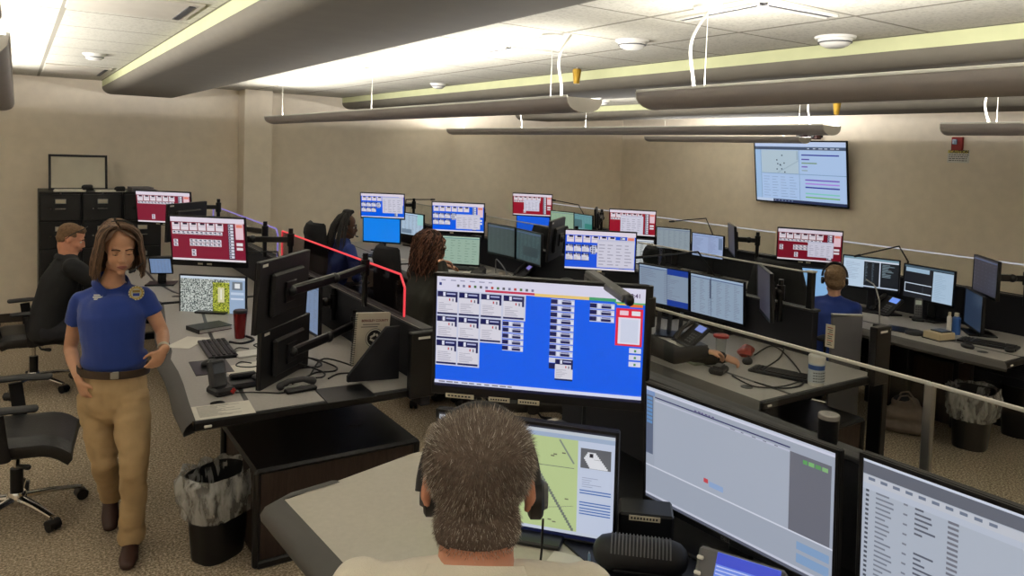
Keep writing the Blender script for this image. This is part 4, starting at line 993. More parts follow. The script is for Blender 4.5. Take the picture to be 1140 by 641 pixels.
def mouse(c, rz, label):
    t = thing('computer_mouse', label, 'mouse', c, rz, 'computer mice')
    mb = MB(); mb.ell((0, 0, .012), (.055, .032, .024), M['black'], seg=16, ring=10); mb.build('shell', t)
    mb = MB(); mb.cyl((.025, -.004, .034), (.025, .004, .034), .006, M['dgrey'], seg=12); mb.build('scroll_wheel', t); return t
def slab(name, label, cat, c, rz, l, w, h, m, bev=.002, group=None, lines=0):
    t = MB(); t.box((0, 0, h/2), (l, w, h), m, bev=bev)
    if lines:
        rnd = random.Random(int(c[0]*100))
        for k in range(lines):
            ll = rnd.uniform(.3, .8)*l; t.box((-l*.42+ll/2, w*.4-k*w*.8/lines, h+.0003), (ll, w*.014, .0004), M['grey'])
    o = t.build(name); o.location = c; o.rotation_euler = (0, 0, rz); tag(o, label, cat, group); return o
def phone(c, rz, label, screen=(150, 180, 240), s=1.0, tilt=38):
    t = thing('desk_phone', label, 'telephone', c, rz, 'desk telephones')
    a = R(tilt); T = Matrix.Translation((0, -.02*s, .012*s)) @ Matrix.Rotation(a, 4, 'X')
    mb = MB(); mb.box((0, .0, .008), (.22*s, .17*s, .012), M['black2'], bev=.004)
    mb.T = T; mb.box((.015*s, .06*s, .012*s), (.20*s, .20*s, .026*s), M['black'], bev=.008); mb.build('body', t)
    mb = MB(); mb.T = T; mb.limb([(-.09*s, -.02*s, .04*s), (-.09*s, .06*s, .052*s), (-.09*s, .14*s, .04*s)], [(.026*s, .016*s), (.017*s, .012*s), (.026*s, .016*s)], M['black'], 12, side=(1, 0, 0)); mb.build('handset', t)
    mb = MB(); mb.T = T; mb.box((.045*s, .125*s, .027*s), (.10*s, .05*s, .004*s), emis(screen, .9), bev=.001); mb.build('display', t)
    mb = MB(); mb.T = T
    for r in range(4):
        for k in range(3): mb.box((.015*s+k*.028*s, .0*s+r*.021*s, .028*s), (.02*s, .013*s, .006*s), M['grey'], bev=.002)
    mb.build('keypad', t); return t
def cable(pts, label, rad=.0035, m=None, name='cable', sub=6):
    P = [V(p) for p in pts]; Q = []
    for i in range(len(P)-1):
        a, b, c, d = P[max(i-1, 0)], P[i], P[i+1], P[min(i+2, len(P)-1)]
        for j in range(sub):
            u = j/sub; Q.append(.5*((2*b)+(c-a)*u+(2*a-5*b+4*c-d)*u*u+(3*b-a-3*c+d)*u**3))
    Q.append(P[-1]); o_ = V(pts[0]); mb = MB(); mb.tube([q-o_ for q in Q], rad, m or M['cable'], 8); o = mb.build(name); o.location = o_
    tag(o, label, 'cable', 'desk cables'); return o
# --- desk with the red glass
c, rz, l, w = quad_pose([(238, 401), (263, 396), (246, 372), (222, 378)], DZ+.02)
keyboard((c.x, c.y, DZ), rz+PI/2*0-PI/2+PI/2, 'large black keyboard in front of the aerial photo monitor', .44, .17).rotation_euler = (0, 0, math.atan2(*(at_z(234, 375, DZ)-at_z(251, 398, DZ)).yx))
c, rz, l, w = quad_pose([(222, 418), (262, 414), (250, 399), (206, 404)], DZ)
slab('mouse_pad', 'black mouse pad below the large keyboard, near the walking woman', 'mouse pad', (c.x, c.y, DZ), rz, l, w, .004, M['black2'], group='mouse pads')
mouse((c.x+.0, c.y+.03, DZ+.004), rz+.3, 'black mouse on the pad near the walking woman')
c, rz, l, w = quad_pose([(219, 469), (283, 459), (279, 446), (211, 453)], DZ)
slab('paper_sheet', 'cream printed sheet on the near corner of the desk above the waste bin', 'paper', (c.x, c.y, DZ), rz, l, w, .002, M['paper'], group='papers', lines=14)
p = at_z(202, 382, DZ); slab('paper_sheet', 'blank white sheet on the desk beside the woman\u2019s wristwatch', 'paper', (p.x+.04, p.y, DZ), .9, .28, .16, .002, M['paper'], group='papers')
c, rz, l, w = quad_pose([(217, 372), (256, 367), (246, 360), (212, 367)], DZ)
t = thing('closed_book', 'two tone dark bound book lying below the aerial photo monitor', 'book', (c.x, c.y, DZ), rz)
mb = MB(); mb.box((0, 0, .014), (l*.96, w*.92, .022), M['paper']); mb.build('pages', t)
mb = MB(); mb.box((0, 0, .0025), (l, w, .004), mat('maroon_cover', (70, 30, 44), .5)); mb.box((0, 0, .0275), (l, w, .004), mat('green_cover', (34, 44, 40), .5)); mb.box((-l/2, 0, .015), (.006, w, .028), M['black2']); mb.build('cover', t)
p = at_z(267, 376, DZ)
t = thing('tumbler', 'tall red metal tumbler at the corner of the aerial photo monitor', 'cup', (p.x, p.y, DZ))
mb = MB(); mb.lathe([(0, 0), (.032, 0), (.035, .02), (.044, .165), (.044, .175), (0, .175)], (0, 0, 0), mat('red_metal', (128, 24, 26), .25, metal=.5, coat=.5), 28); mb.build('body', t)
mb = MB(); mb.lathe([(.045, .168), (.046, .18), (.04, .188), (0, .188)], (0, 0, 0), M['black2'], 28); mb.build('lid', t)
p = at_z(265, 379, DZ); cable([(p.x-.06, p.y-.03, DZ+.005), (p.x, p.y-.10, DZ+.005), (p.x+.09, p.y-.04, DZ+.006), (p.x+.07, p.y+.07, DZ+.006)], 'black cable coiled around the foot of the red tumbler', .008)
# radio charger with red button
p = at_z(246, 438, DZ)
t = thing('radio_charger', 'black upright charger cradle with a red tab above the cream sheet', 'charger', (p.x, p.y, DZ), .25)
mb = MB(); mb.box((0, 0, .02), (.11, .12, .04), M['black'], bev=.012); mb.T = Matrix.Translation((-.005, .015, .03)) @ Matrix.Rotation(R(-18), 4, 'X'); mb.box((0, 0, .07), (.085, .05, .15), M['dgrey'], bev=.012); mb.build('body', t)
mb = MB(); mb.T = Matrix.Translation((-.005, .015, .03)) @ Matrix.Rotation(R(-18), 4, 'X'); mb.box((0, -.027, .095), (.06, .004, .05), mat('dark_slate', (60, 66, 78), .3), bev=.002); mb.build('display', t)
mb = MB(); mb.box((.035, -.062, .022), (.014, .006, .03), M['red'], bev=.002); mb.box((.035, -.062, .022), (.03, .005, .012), M['red'], bev=.002); mb.build('red_tab', t)
c, rz, l, w = quad_pose([(262, 434), (285, 432), (285, 420), (256, 424)], DZ)
t = thing('desk_tray', 'small black tray with clips between charger and monitor backs', 'tray', (c.x, c.y, DZ), rz+.1)
mb = MB(); mb.box((0, 0, .015), (.20, .17, .03), M['black2'], bev=.01); mb.build('body', t)
mb = MB(); mb.box((0, .03, .042), (.14, .04, .025), M['black'], bev=.008); mb.ell((.05, -.03, .04), (.02, .02, .015), M['dgrey']); mb.build('clip', t)
p = at_z(287, 386, DZ); slab('white_keyboard', 'pale slim keyboard half hidden behind the lower monitor back', 'keyboard', (p.x, p.y-.15, DZ), .1, .36, .12, .014, M['white'], .004, 'keyboards')
p = at_z(252, 413, DZ); slab('paper_sheet', 'white sheet under the black tray', 'paper', (p.x+.14, p.y-.0, DZ), .15, .3, .22, .002, M['paper'], group='papers')
c, rz, l, w = quad_pose([(366, 447), (417, 440), (396, 427), (352, 433)], DZ)
slab('mouse_pad', 'large black pad on the desk in front of the slanted wing', 'mouse pad', (c.x, c.y-.02, DZ), rz, .26, .24, .004, M['black2'], group='mouse pads')
p = at_z(332, 434, DZ)
t = thing('telephone_handset', 'black handset lying on a dark cradle beside the black pad', 'telephone', (p.x, p.y, DZ), .12)
mb = MB(); mb.box((0, -.03, .012), (.17, .05, .02), M['black2'], bev=.006); mb.build('cradle', t)
mb = MB(); mb.limb([(-.09, .02, .03), (-.04, .03, .045), (.04, .03, .045), (.09, .02, .03)], [.022, .015, .015, .022], M['dgrey'], 12); mb.build('handset', t)
mb = MB(); mb.box((-.03, -.0, .026), (.10, .02, .006), M['alum'], bev=.002); mb.build('metal_strip', t)
pa_ = at_z(262, 439, DZ)
cable([(pa_.x, pa_.y, DZ+.01), (pa_.x+.12, pa_.y-.04, DZ+.005), (p.x-.1, p.y-.02, DZ+.005), (p.x-.03, p.y-.03, DZ+.01)], 'thin black cable from the charger to the handset')
for k, (dx, dy, lab) in enumerate(((0, .1, 'black cable looping behind the handset'), (.1, .18, 'black cable snaking behind the black pad'), (.2, .1, 'black cable under the slanted wing'), (.05, .3, 'black cable hanging from the monitor arms'))):
    b = V((p.x+dx, p.y+dy, DZ+.006)); cable([b, b+V((.08, .06, .0)), b+V((.16, -.02, .02)), b+V((.2, .12, .01)), b+V((.05, .22, .05)), b+V((-.06, .12, 0))], lab, .005)
for k, (px, py, lab) in enumerate(((280, 404, 'thin cable curling beside the pale keyboard'), (277, 388, 'thin cable below the red tumbler'))):
    b = at_z(px, py, DZ+.005); cable([b, b+V((-.05, .05, 0)), b+V((-.09, -.02, 0)), b+V((-.02, -.08, 0)), b+V((.06, -.04, 0)), b+V((.05, .08, 0)), b+V((.14, .1, 0))], lab, .0035)
# spiral binder behind the wing
q = at_x(410, 392, 1.56); yb = 4.02
pl, pr2 = at_y(390, 350, yb), at_y(433, 345, yb)
bw = .205; cx_ = (pl.x+pr2.x)/2
t = thing('spiral_binder', 'white spiral bound county manual standing behind the slanted wing', 'book', (cx_, yb, .84))
Rb = Matrix.Rotation(R(4), 4, 'Y'); hb = pl.z-.84
mb = MB(); mb.T = Rb; mb.box((0, 0, hb/2), (bw, .022, hb), M['paper'], bev=.002); mb.build('pages', t)
mb = MB(); mb.T = Rb; mb.box((0, -.0125, hb/2), (bw, .002, hb), mat('binder_cover', (188, 180, 166), .6)); mb.build('front_cover', t)
mb = MB(); mb.T = Rb; ink = mat('maroon_ink', (96, 34, 38), .6)
text_rects(mb, 'BERKELEY COUNTY', (-bw*.36, -.0145, hb-.05), (1, 0, 0), (0, 0, 1), .0185, ink, .0006)
for k in range(2): mb.box((-bw*.06-k*.01, -.0140, hb-.066-k*.014), (bw*.5, .0006, .005), M['grey'])
cz = hb-.145
for rr_, mm in ((.055, M['grey']), (.051, M['paper']), (.046, M['black2'])): mb.cyl((.015, -.0138, cz), (.015, -.0142-.0004*(3-rr_*50), cz), rr_, mm, seg=28)
rn = random.Random(4)
for k in range(7): a = k*PI*2/7; mb.box((.015+math.cos(a)*.022, -.0165, cz+math.sin(a)*.02), (.018, .0006, .012), M['paper'], rot=Matrix.Rotation(a, 3, 'Y'))
mb.build('cover_print', t, 0)
mb = MB(); mb.T = Rb
for k in range(int(hb/.0125)):
    z = .008+k*.0125; mb.tube([(-bw/2+.004, -.015, z), (-bw/2-.008, -.012, z), (-bw/2-.012, 0, z), (-bw/2-.008, .012, z), (-bw/2+.004, .015, z)], .0022, M['black2'], 5)
sp = mb.build('spiral', t); sp['kind'] = 'stuff'
# --- desk behind the blue board (seen through the glass)
p = at_z(908, 428, DZ)
t = thing('wipes_tub', 'white plastic tub with blue printed label on the desk behind the glass', 'tub', (p.x, p.y, DZ))
mb = MB(); mb.lathe([(0, 0), (.043, 0), (.045, .005), (.045, .148), (0, .148)], (0, 0, 0), M['white'], 30); mb.build('body', t)
mb = MB(); mb.lathe([(.047, .142), (.048, .17), (.044, .176), (0, .178)], (0, 0, 0), M['white'], 30); mb.build('lid', t)
mb = MB(); mb.lathe([(.0455, .02), (.0455, .132)], (0, 0, 0), mat('tub_label', (198, 206, 214), .5), 30)
mb.lathe([(.0458, .095), (.0458, .122)], (0, 0, 0), mat('label_blue', (60, 92, 160), .5), 30); mb.build('label', t)
mb = MB(); rn = random.Random(2)
for k in range(8):
    for j in range(4):
        a = R(200+k*17); z = .03+j*.016; mb.box((math.cos(a)*.0462, math.sin(a)*.0462, z), (.001, .010, .005), M['grey'], rot=Matrix.Rotation(a, 3, 'Z'))
mb.build('label_print', t)
c, rz, l, w = quad_pose([(858, 428), (893, 420), (880, 409), (845, 414)], DZ)
keyboard((c.x, c.y, DZ), PI/2+.35, 'black keyboard beside the white tub', .36, .14)
p = at_z(800, 415, DZ)
t = thing('sponge_caddy', 'small black device box on the near half of the desk behind the glass', 'device', (p.x, p.y, DZ), .4)
mb = MB(); mb.box((0, 0, .02), (.13, .09, .04), M['black'], bev=.012); mb.build('body', t)
mb = MB(); mb.box((0, 0, .044), (.09, .05, .012), M['dgrey'], bev=.004); mb.build('top_plate', t)
t.name = 'device_box'
p = at_z(832, 404, DZ)
mouse((p.x, p.y, DZ), .5, 'black mouse beside the hands behind the glass')
p = at_z(764, 383, DZ); phone((p.x+.03, p.y, DZ), -PI/2-.3+PI*0, 'desk telephone with blue display behind the glass', (120, 140, 220), 1.0, 40)
p = at_z(735, 385, DZ); slab('paper_pad', 'white pages on the desk left of the telephone behind the glass', 'paper', (p.x, p.y, DZ), .8, .30, .22, .008, M['paper'], group='papers')
p = at_z(745, 375, DZ); t = thing('card_rack', 'black wire file rack left of the telephone behind the glass', 'rack', (p.x+.05, p.y+.05, DZ), .6)
for nm, yy in (('side_plate', -.08), ('side_plate', 0), ('side_plate', .08)):
    mb = MB(); mb.box((0, yy, .09), (.16, .004, .17), M['black2'], rot=Matrix.Rotation(R(12), 3, 'Y')); mb.build(nm, t)
mb = MB(); mb.box((0, 0, .006), (.2, .2, .012), M['black2'], bev=.003); mb.build('base', t)
c, rz, l, w = quad_pose([(768, 407), (800, 405), (795, 393), (768, 397)], DZ)
slab('notebook', 'open notebook under the dark sleeve behind the glass', 'notebook', (c.x-.02, c.y, DZ), rz, .26, .2, .012, mat('pale_green_paper', (150, 156, 140), .7), group='papers', lines=8)
for k, pts in enumerate([[(840, 395), (860, 385), (880, 400), (895, 425), (870, 432), (840, 425)], [(850, 410), (868, 398), (876, 380), (884, 372)], [(815, 418), (840, 430), (870, 430), (892, 424)]]):
    cable([tuple(at_z(x, y, DZ+.006)) for x, y in pts], ('black cable looping around the keyboard beside the tub', 'black cable rising behind the keyboard beside the tub', 'black cable along the near edge of the desk behind the glass')[k], .004)
# --- desk at the right edge
p = at_z(1022, 357, DZ)
t = thing('cordless_phone', 'grey cordless telephone standing in its charger at the right desk', 'telephone', (p.x, p.y, DZ), -1.0)
mb = MB(); mb.box((0, 0, .012), (.10, .09, .024), M['black2'], bev=.01); mb.build('base', t)
mb = MB(); mb.T = Matrix.Translation((0, .01, .02)) @ Matrix.Rotation(R(-20), 4, 'X'); mb.box((0, 0, .085), (.062, .024, .17), M['grey'], bev=.01); mb.build('handset', t)
mb = MB(); mb.T = Matrix.Translation((0, .01, .02)) @ Matrix.Rotation(R(-20), 4, 'X'); mb.box((0, -.0125, .13), (.045, .003, .035), mat('pale_lcd', (190, 200, 190), .3)); mb.build('display', t)
mb = MB(); mb.T = Matrix.Translation((0, .01, .02)) @ Matrix.Rotation(R(-20), 4, 'X')
for r in range(4):
    for k in range(3): mb.box((-.018+k*.018, -.0125, .03+r*.02), (.012, .004, .01), M['dgrey'])
mb.build('keypad', t)
p = at_z(1018, 372, DZ)
t = thing('puck_speaker', 'round dark disc on the right desk beside the cream box', 'speaker', (p.x, p.y, DZ))
mb = MB(); mb.lathe([(0, 0), (.065, 0), (.07, .015), (.06, .028), (0, .03)], (0, 0, 0), M['dgrey'], 28); mb.build('body', t)
mb = MB(); mb.lathe([(.04, .031), (.045, .033), (.05, .031)], (0, 0, 0), M['grey'], 28); mb.build('ring', t)
c, rz, l, w = quad_pose([(1030, 380), (1047, 384), (1060, 375), (1043, 370)], DZ)
t = thing('cream_box', 'cream wooden tray box with a black lid piece on the right desk', 'box', (c.x, c.y, DZ), rz)
mb = MB(); mb.box((0, 0, .03), (.14, .17, .055), mat('cream_wood', (196, 180, 148), .6), bev=.005); mb.box((0, 0, .004), (.15, .18, .008), M['black2']); mb.build('body', t)
mb = MB(); mb.box((0, .02, .062), (.10, .11, .008), M['black2'], bev=.003); mb.build('lid', t)
for px, py, r_, h_, m_, lab in ((1056, 371, .018, .15, M['white'], 'slim white bottle beside the blue can on the right desk'), (1064, 372, .03, .15, mat('blue_can', (50, 92, 160), .35), 'blue spray can on the right desk')):
    p = at_z(px, py, DZ); t = thing('bottle', lab, 'bottle', (p.x, p.y, DZ), 0, 'bottles on the right desk')
    mb = MB(); mb.lathe([(0, 0), (r_, 0), (r_, h_*.85), (r_*.5, h_*.95), (0, h_*.95)], (0, 0, 0), m_, 20); mb.build('body', t)
    mb = MB(); mb.lathe([(0, h_*.94), (r_*.6, h_*.94), (r_*.55, h_*1.12), (0, h_*1.13)], (0, 0, 0), M['offw'], 16); mb.build('cap', t)
p = at_z(1100, 384, DZ); keyboard((p.x, p.y, DZ), PI/2+.2, 'black keyboard on the right edge desk', .38, .15)
p = at_z(1077, 387, DZ); mouse((p.x, p.y, DZ), 1.2, 'black mouse left of the keyboard on the right desk')
p = at_z(1124, 391, DZ); mouse((p.x, p.y, DZ), .2, 'black mouse at the frame edge on the right desk')
p = at_z(985, 349, DZ); phone((p.x, p.y, DZ), -PI/2-.45, 'desk telephone with bright blue display beside the gooseneck on the right', (110, 150, 240), 1.05, 45)
p = at_z(998, 366, DZ); slab('mouse_pad', 'dark mouse pad between telephone and round disc on the right desk', 'mouse pad', (p.x, p.y, DZ), .2, .22, .18, .004, M['black2'], group='mouse pads')
g0 = at_z(979, 366, DZ); g1 = at_d(979, 335, (g0-CAMP).dot(fw)); g2 = at_d(972, 316, (g0-CAMP).dot(fw)+.05); g3 = at_d(964, 311, (g0-CAMP).dot(fw)+.1)
t = thing('gooseneck_microphone', 'thin pale gooseneck microphone rising in front of the terminal monitor', 'microphone', g0)
mb = MB(); mb.tube([V((0, 0, 0)), g1-g0, (g1-g0)*.3+(g2-g0)*.7+V((.01, 0, .01)), g2-g0, g3-g0], .006, M['alum'], 8); mb.build('gooseneck', t)
mb = MB(); mb.lathe([(0, 0), (.04, 0), (.04, .02), (0, .025)], (0, 0, 0), M['black2']); mb.build('base', t)
# --- curly haired woman's desk
p = at_z(560, 310, DZ+.03)
t = thing('mug', 'pale ceramic mug on the curly haired woman\u2019s desk', 'mug', (p.x, p.y, DZ))
mb = MB(); mb.lathe([(0, 0), (.036, 0), (.042, .01), (.043, .10), (.039, .10), (.037, .012), (0, .01)], (0, 0, 0), mat('stoneware', (176, 166, 158), .4), 26); mb.build('body', t)
mb = MB(); mb.tube([(.04, -.02, .08), (.062, -.032, .075), (.068, -.035, .05), (.06, -.03, .025), (.038, -.02, .02)], .006, mat('stoneware', (176, 166, 158)), 8); mb.build('handle', t)
p = at_z(580, 309, DZ); phone((p.x+.02, p.y, DZ), -PI/2-.3, 'desk telephone right of the pale mug', (130, 120, 190), .95, 42)
p = at_z(530, 303, DZ); slab('paper_sheet', 'white papers in front of the curly haired woman', 'paper', (p.x, p.y, DZ), .7, .36, .24, .004, M['paper'], group='papers')
p = at_z(505, 300, DZ); keyboard((p.x+.05, p.y+.05, DZ), PI/2+.5, 'black keyboard under the pale green table monitor')
a = at_d(533, 286, 6.2); b = at_z(552, 304, DZ)
cable([(a.x+.05, a.y, DZ+.25), (a.x+.25, a.y-.05, DZ+.26), (b.x, b.y, DZ+.15), (b.x+.0, b.y, DZ)], 'pale cable arching over behind the mug', .006, M['grey'])
# --- woman in blue's desk
p = at_z(424, 287, DZ); keyboard((p.x, p.y, DZ), PI/2+.5, 'black keyboard under the plain blue monitor')
p = at_z(436, 289, DZ); slab('paper_sheet', 'white sheet on the desk of the woman in blue', 'paper', (p.x, p.y, DZ), .3, .3, .22, .003, M['paper'], group='papers')
p = at_z(348, 287, DZ)
# --- orange bottle
pz = at_x(727, 290, 6.22)
t = thing('orange_bottle', 'orange bottle with a black cap left of the grey monitor pair', 'bottle', (pz.x, pz.y, DZ))
sc_ = (at_x(727, 275, 6.22).z-DZ)/.20
mb = MB(); mb.lathe([(0, 0), (.043, 0), (.045, .01), (.045, sc_*.12), (.035, sc_*.145), (0, sc_*.15)], (0, 0, 0), mat('orange_plastic', (196, 132, 44), .35), 22); mb.build('body', t)
mb = MB(); mb.lathe([(.02, sc_*.145), (.022, sc_*.175), (.01, sc_*.185), (.009, sc_*.2), (0, sc_*.2)], (0, 0, 0), M['black2'], 18); mb.build('cap', t)
# --- foreground desk
ZT = ZA
d0 = 1.75
p = at_z(712, 636, ZT); 
t = thing('ribbed_speaker', 'black ribbed desk speaker at the bottom edge below the street map monitor', 'speaker', (p.x, p.y, ZT), -.75)
mb = MB(); mb.limb([(-.08, 0, .045), (.08, 0, .045)], [(.045, .045)]*2, M['black'], 22); mb.box((0, 0, .012), (.15, .07, .024), M['black'], bev=.01); mb.build('body', t)
mb = MB()
for k in range(17):
    x = -.075+k*.0094
    mb.tube([(x, .047*math.cos(a_), .045+.047*math.sin(a_)) for a_ in [PI*(.12+.76*i/8) for i in range(9)]], .0022, M['grey'], 5)
rb = mb.build('ribs', t); rb['kind'] = 'stuff'
c0 = at_z(722, 622, ZT)
t = thing('radio_box', 'black radio box with a pale label strip and green light left of the tilted phone', 'radio', (c0.x+.05, c0.y+.07, ZT), -.72)
dd = (c0-CAMP).dot(fw)+.05; hb = (at_d(735, 570, dd).z-ZT)
mb = MB(); mb.box((0, 0, hb/2), (.15, .10, hb), M['black2'], bev=.006); mb.build('body', t)
mb = MB(); mb.box((-.005, -.052, hb*.90), (.085, .002, .014), M['offw'])
for k in range(9): mb.box((-.04+k*.0085, -.0535, hb*.90), (.005, .001, .006), M['dgrey'])
mb.build('label_strip', t)
mb = MB(); mb.ell((.04, -.052, hb*.22), .0035, emis((210, 240, 215), 1.5), seg=10, ring=6); mb.build('power_light', t)
c1 = at_z(812, 670, ZT)
q = at_d(812, 672, 1.5)
t = thing('tilted_phone', 'grey tilted phone with a blue and yellow display at the bottom edge', 'telephone', (q.x, q.y, ZT), -1.12)
hh = q.z-ZT
mb = MB(); mb.T = Matrix.Translation((0, 0, hh)) @ Matrix.Rotation(R(52), 4, 'X'); mb.box((.01, .0, 0), (.175, .18, .022), M['grey'], bev=.006); mb.build('body', t)
mb = MB(); mb.box((0, .02, hh*.28), (.12, .10, hh*.56), M['black2'], bev=.01); mb.box((0, .02, hh*.75), (.05, .03, hh*.5), M['black2'], bev=.006); mb.build('foot', t)
mb = MB(); mb.T = Matrix.Translation((0, 0, hh)) @ Matrix.Rotation(R(52), 4, 'X')
mb.box((.025, .02, .014), (.125, .13, .003), emis((96, 130, 226), .9)); mb.box((.025, .073, .0162), (.125, .022, .001), emis((24, 56, 200), .9)); mb.box((.025, .018, .0162), (.125, .02, .001), emis((226, 214, 90), .95)); mb.box((.025, -.012, .0162), (.125, .02, .001), emis((226, 190, 70), .95))
for k in range(5): mb.box((.02, .058-k*.007, .0163), (.11, .002, .001), emis((190, 200, 240), .9))
mb.build('display', t)
mb = MB(); mb.T = Matrix.Translation((0, 0, hh)) @ Matrix.Rotation(R(52), 4, 'X')
for k in range(3): mb.box((-.07, .065-k*.03, .015), (.014, .008, .005), M['white'], bev=.002)
mb.build('keys', t)
p = at_z(632, 640, ZT); slab('paper_sheet', 'pale sheets at the bottom edge beneath the street map monitor', 'paper', (p.x, p.y-.03, ZT), .55, .22, .2, .003, M['paper'], group='papers')
p = at_z(598, 640, ZT); q = at_z(656, 634, ZT)
t = thing('pen', 'blue grey pen standing beside the pale sheets at the bottom edge', 'pen', (q.x, q.y, ZT+.003), .9)
mb = MB(); mb.tube([(-.06, 0, .006), (.05, 0, .010)], .004, mat('pen_blue', (90, 120, 140), .3), 8); mb.build('barrel', t)
mb = MB(); mb.tube([(.05, 0, .010), (.065, 0, .011)], [.004, .001], M['alum'], 8); mb.build('tip', t)
q = at_x(922, 478, PX[0])
t = thing('capped_cup', 'black cylindrical cup with a pale cap between the two right foreground monitors', 'cup', (q.x, q.y, 1.323))
hc = max(.08, q.z+.02-1.323)
mb = MB(); mb.lathe([(0, 0), (.026, 0), (.028, hc*.85), (0, hc*.85)], (0, 0, 0), M['black2'], 24); mb.build('body', t)
mb = MB(); mb.lathe([(.0285, hc*.84), (.0285, hc*.97), (.026, hc), (0, hc)], (0, 0, 0), mat('pale_cap', (150, 146, 142), .5), 24); mb.build('cap', t)
# microphone booms
def boom(label, pts, base, rad=.006, head=True, flat=None):
    b = V(base); t = thing('microphone_boom', label, 'boom arm', b, 0, 'folding boom arms')
    mb = MB(); P = [V(p)-b for p in pts]
    mb.cyl((0, 0, 0), (0, 0, .03), .02, M['black2']); mb.tube([V((0, 0, .02)), P[0]], rad*1.2, M['black2'], 8); mb.build('base_clamp', t)
    for a_, c_ in zip(P[:-1], P[1:]):
        mb = MB()
        if flat: mb.rbar(a_, c_, flat, flat*.6, M['grey'], bev=.004)
        else: mb.tube([a_, c_], rad, M['black2'], 8)
        mb.build('arm_segment', t)
    if head:
        mb = MB(); d = (P[-1]-P[-2]).normalized(); mb.limb([P[-1]-d*.0, P[-1]+d*(.015 if flat else .05)], [(.016, .012)]*2 if flat else [rad*2, rad*1.6], M['black2'], 10); mb.build('tip', t)
def bz(P, px, py): # point on the rail of panel row P
    q = at_x(px, py, P); return q
for lab, P, chain, dp in (
    ('thin folding boom arm under the wall television, in front of the white rail', PX[2], [(794, 262), (786, 243), (750, 246)], (0, -.1, -.5)),
    ('thin folding boom arm above the terminal monitors at the right', PX[2], [(1011, 291), (1001, 274), (957, 284)], (0, 0, -.4)),
    ('thin folding boom arm in the far corner right of the red and white board', PX[2], [(650, 239), (644, 228), (618, 223)], (0, 0, -.4)),
    ('folding boom arm crossing in front of the orange bottle', PX[1], [(795, 306), (777, 280), (715, 286)], (0, 0, -.4)),
    ('short horizontal boom arm left of the middle blue call board', PX[1], [(451, 240), (452, 222), (480, 222)], (0, 0, -.3)),
    ('boom arm reaching in front of the nearer red call board', PX[0], [(311, 300), (309, 280), (244, 281)], (0, 0, -.3))):
    a = at_x(*chain[0], P-.02); base = V((a.x, a.y, DZ+.31)); d_ = (a-CAMP).dot(fw)
    boom(lab, [at_d(*chain[0], d_)]+[at_d(*c_, d_-.12*(k+1)) for k, c_ in enumerate(chain[1:])], base)
a = at_x(655, 303, 1.84); dd = (at_d(482, 303, 2.2)-CAMP).length
q1 = at_d(657, 304, 2.30); q2 = at_d(699, 333, 1.98)
boom('flat grey boom arm reaching over the top of the large foreground monitor', [V((q1.x, q1.y, q1.z-.03)), q1, q2], (q1.x, q1.y, 1.33 if q1.x > 1.84 else ZA), flat=.035)
# ================================================================ FLOOR THINGS
def bin_(c, label, bag=True, r0=.12, r1=.155, h=.40, sq=.8):
    t = thing('waste_bin', label, 'waste bin', c, 0, 'waste bins')
    def ringp(r, z, n=72, wob=0, seed=0, e=3.0):
        rn = random.Random(seed); o = []
        for k in range(n):
            a = 2*PI*k/n; ca, sa = math.cos(a), math.sin(a); q = (abs(ca)**e+abs(sa/sq)**e)**(-1/e)
            w_ = wob*(noise.noise(V((ca*3, sa*3, z*9+seed)))+.4*noise.noise(V((ca*9, sa*9, z*20+seed)))); o.append(((r*q+w_)*ca, (r*q+w_)*sa, z+w_*.7))
        return o+[o[0]]
    mb = MB(); mb.sheet([ringp(r0, .0), ringp(r0+.003, .01), ringp(r1, h), ringp(r1+.006, h+.006), ringp(r1, h+.006), ringp(r0, .02)], M['black2'])
    mb.add(ringp(r0, .004)[:-1], [tuple(range(72))], M['black2']); mb.build('body', t, 60)
    if bag:
        g = [ringp(r1-.012, h-.17, wob=.03, seed=3), ringp(r1-.008, h-.09, wob=.03, seed=3), ringp(r1-.004, h-.02, wob=.018, seed=4), ringp(r1+.008, h+.022, wob=.02, seed=5), ringp(r1+.022, h+.026, wob=.022, seed=5),
             ringp(r1+.038, h-.01, wob=.03, seed=6), ringp(r1+.036, h-.05, wob=.035, seed=7), ringp(r1+.036, h-.10, wob=.045, seed=8), ringp(r1+.026, h-.15, wob=.05, seed=9), ringp(r1+.010, h-.195, wob=.045, seed=9)]
        mb = MB(); mb.sheet(g, M['bag']); mb.build('liner_bag', t, 80)
    return t
p = at_z(243, 628, 0); bin_((p.x+.02, p.y+.11, 0), 'black waste bin with a crumpled clear liner beside the dark wood pedestal', h=.42).rotation_euler = (0, 0, .5)
p = at_z(1097, 502, 0); bin_((p.x+.02, p.y+.12, 0), 'black waste bin with clear liner near the brown handbag at the right', r0=.14, r1=.18, h=.42).rotation_euler = (0, 0, .3)
p = at_z(1138, 492, 0); bin_((p.x+.16, p.y+.1, 0), 'plain black waste bin cut by the right edge', bag=False, r0=.12, r1=.15, h=.40)
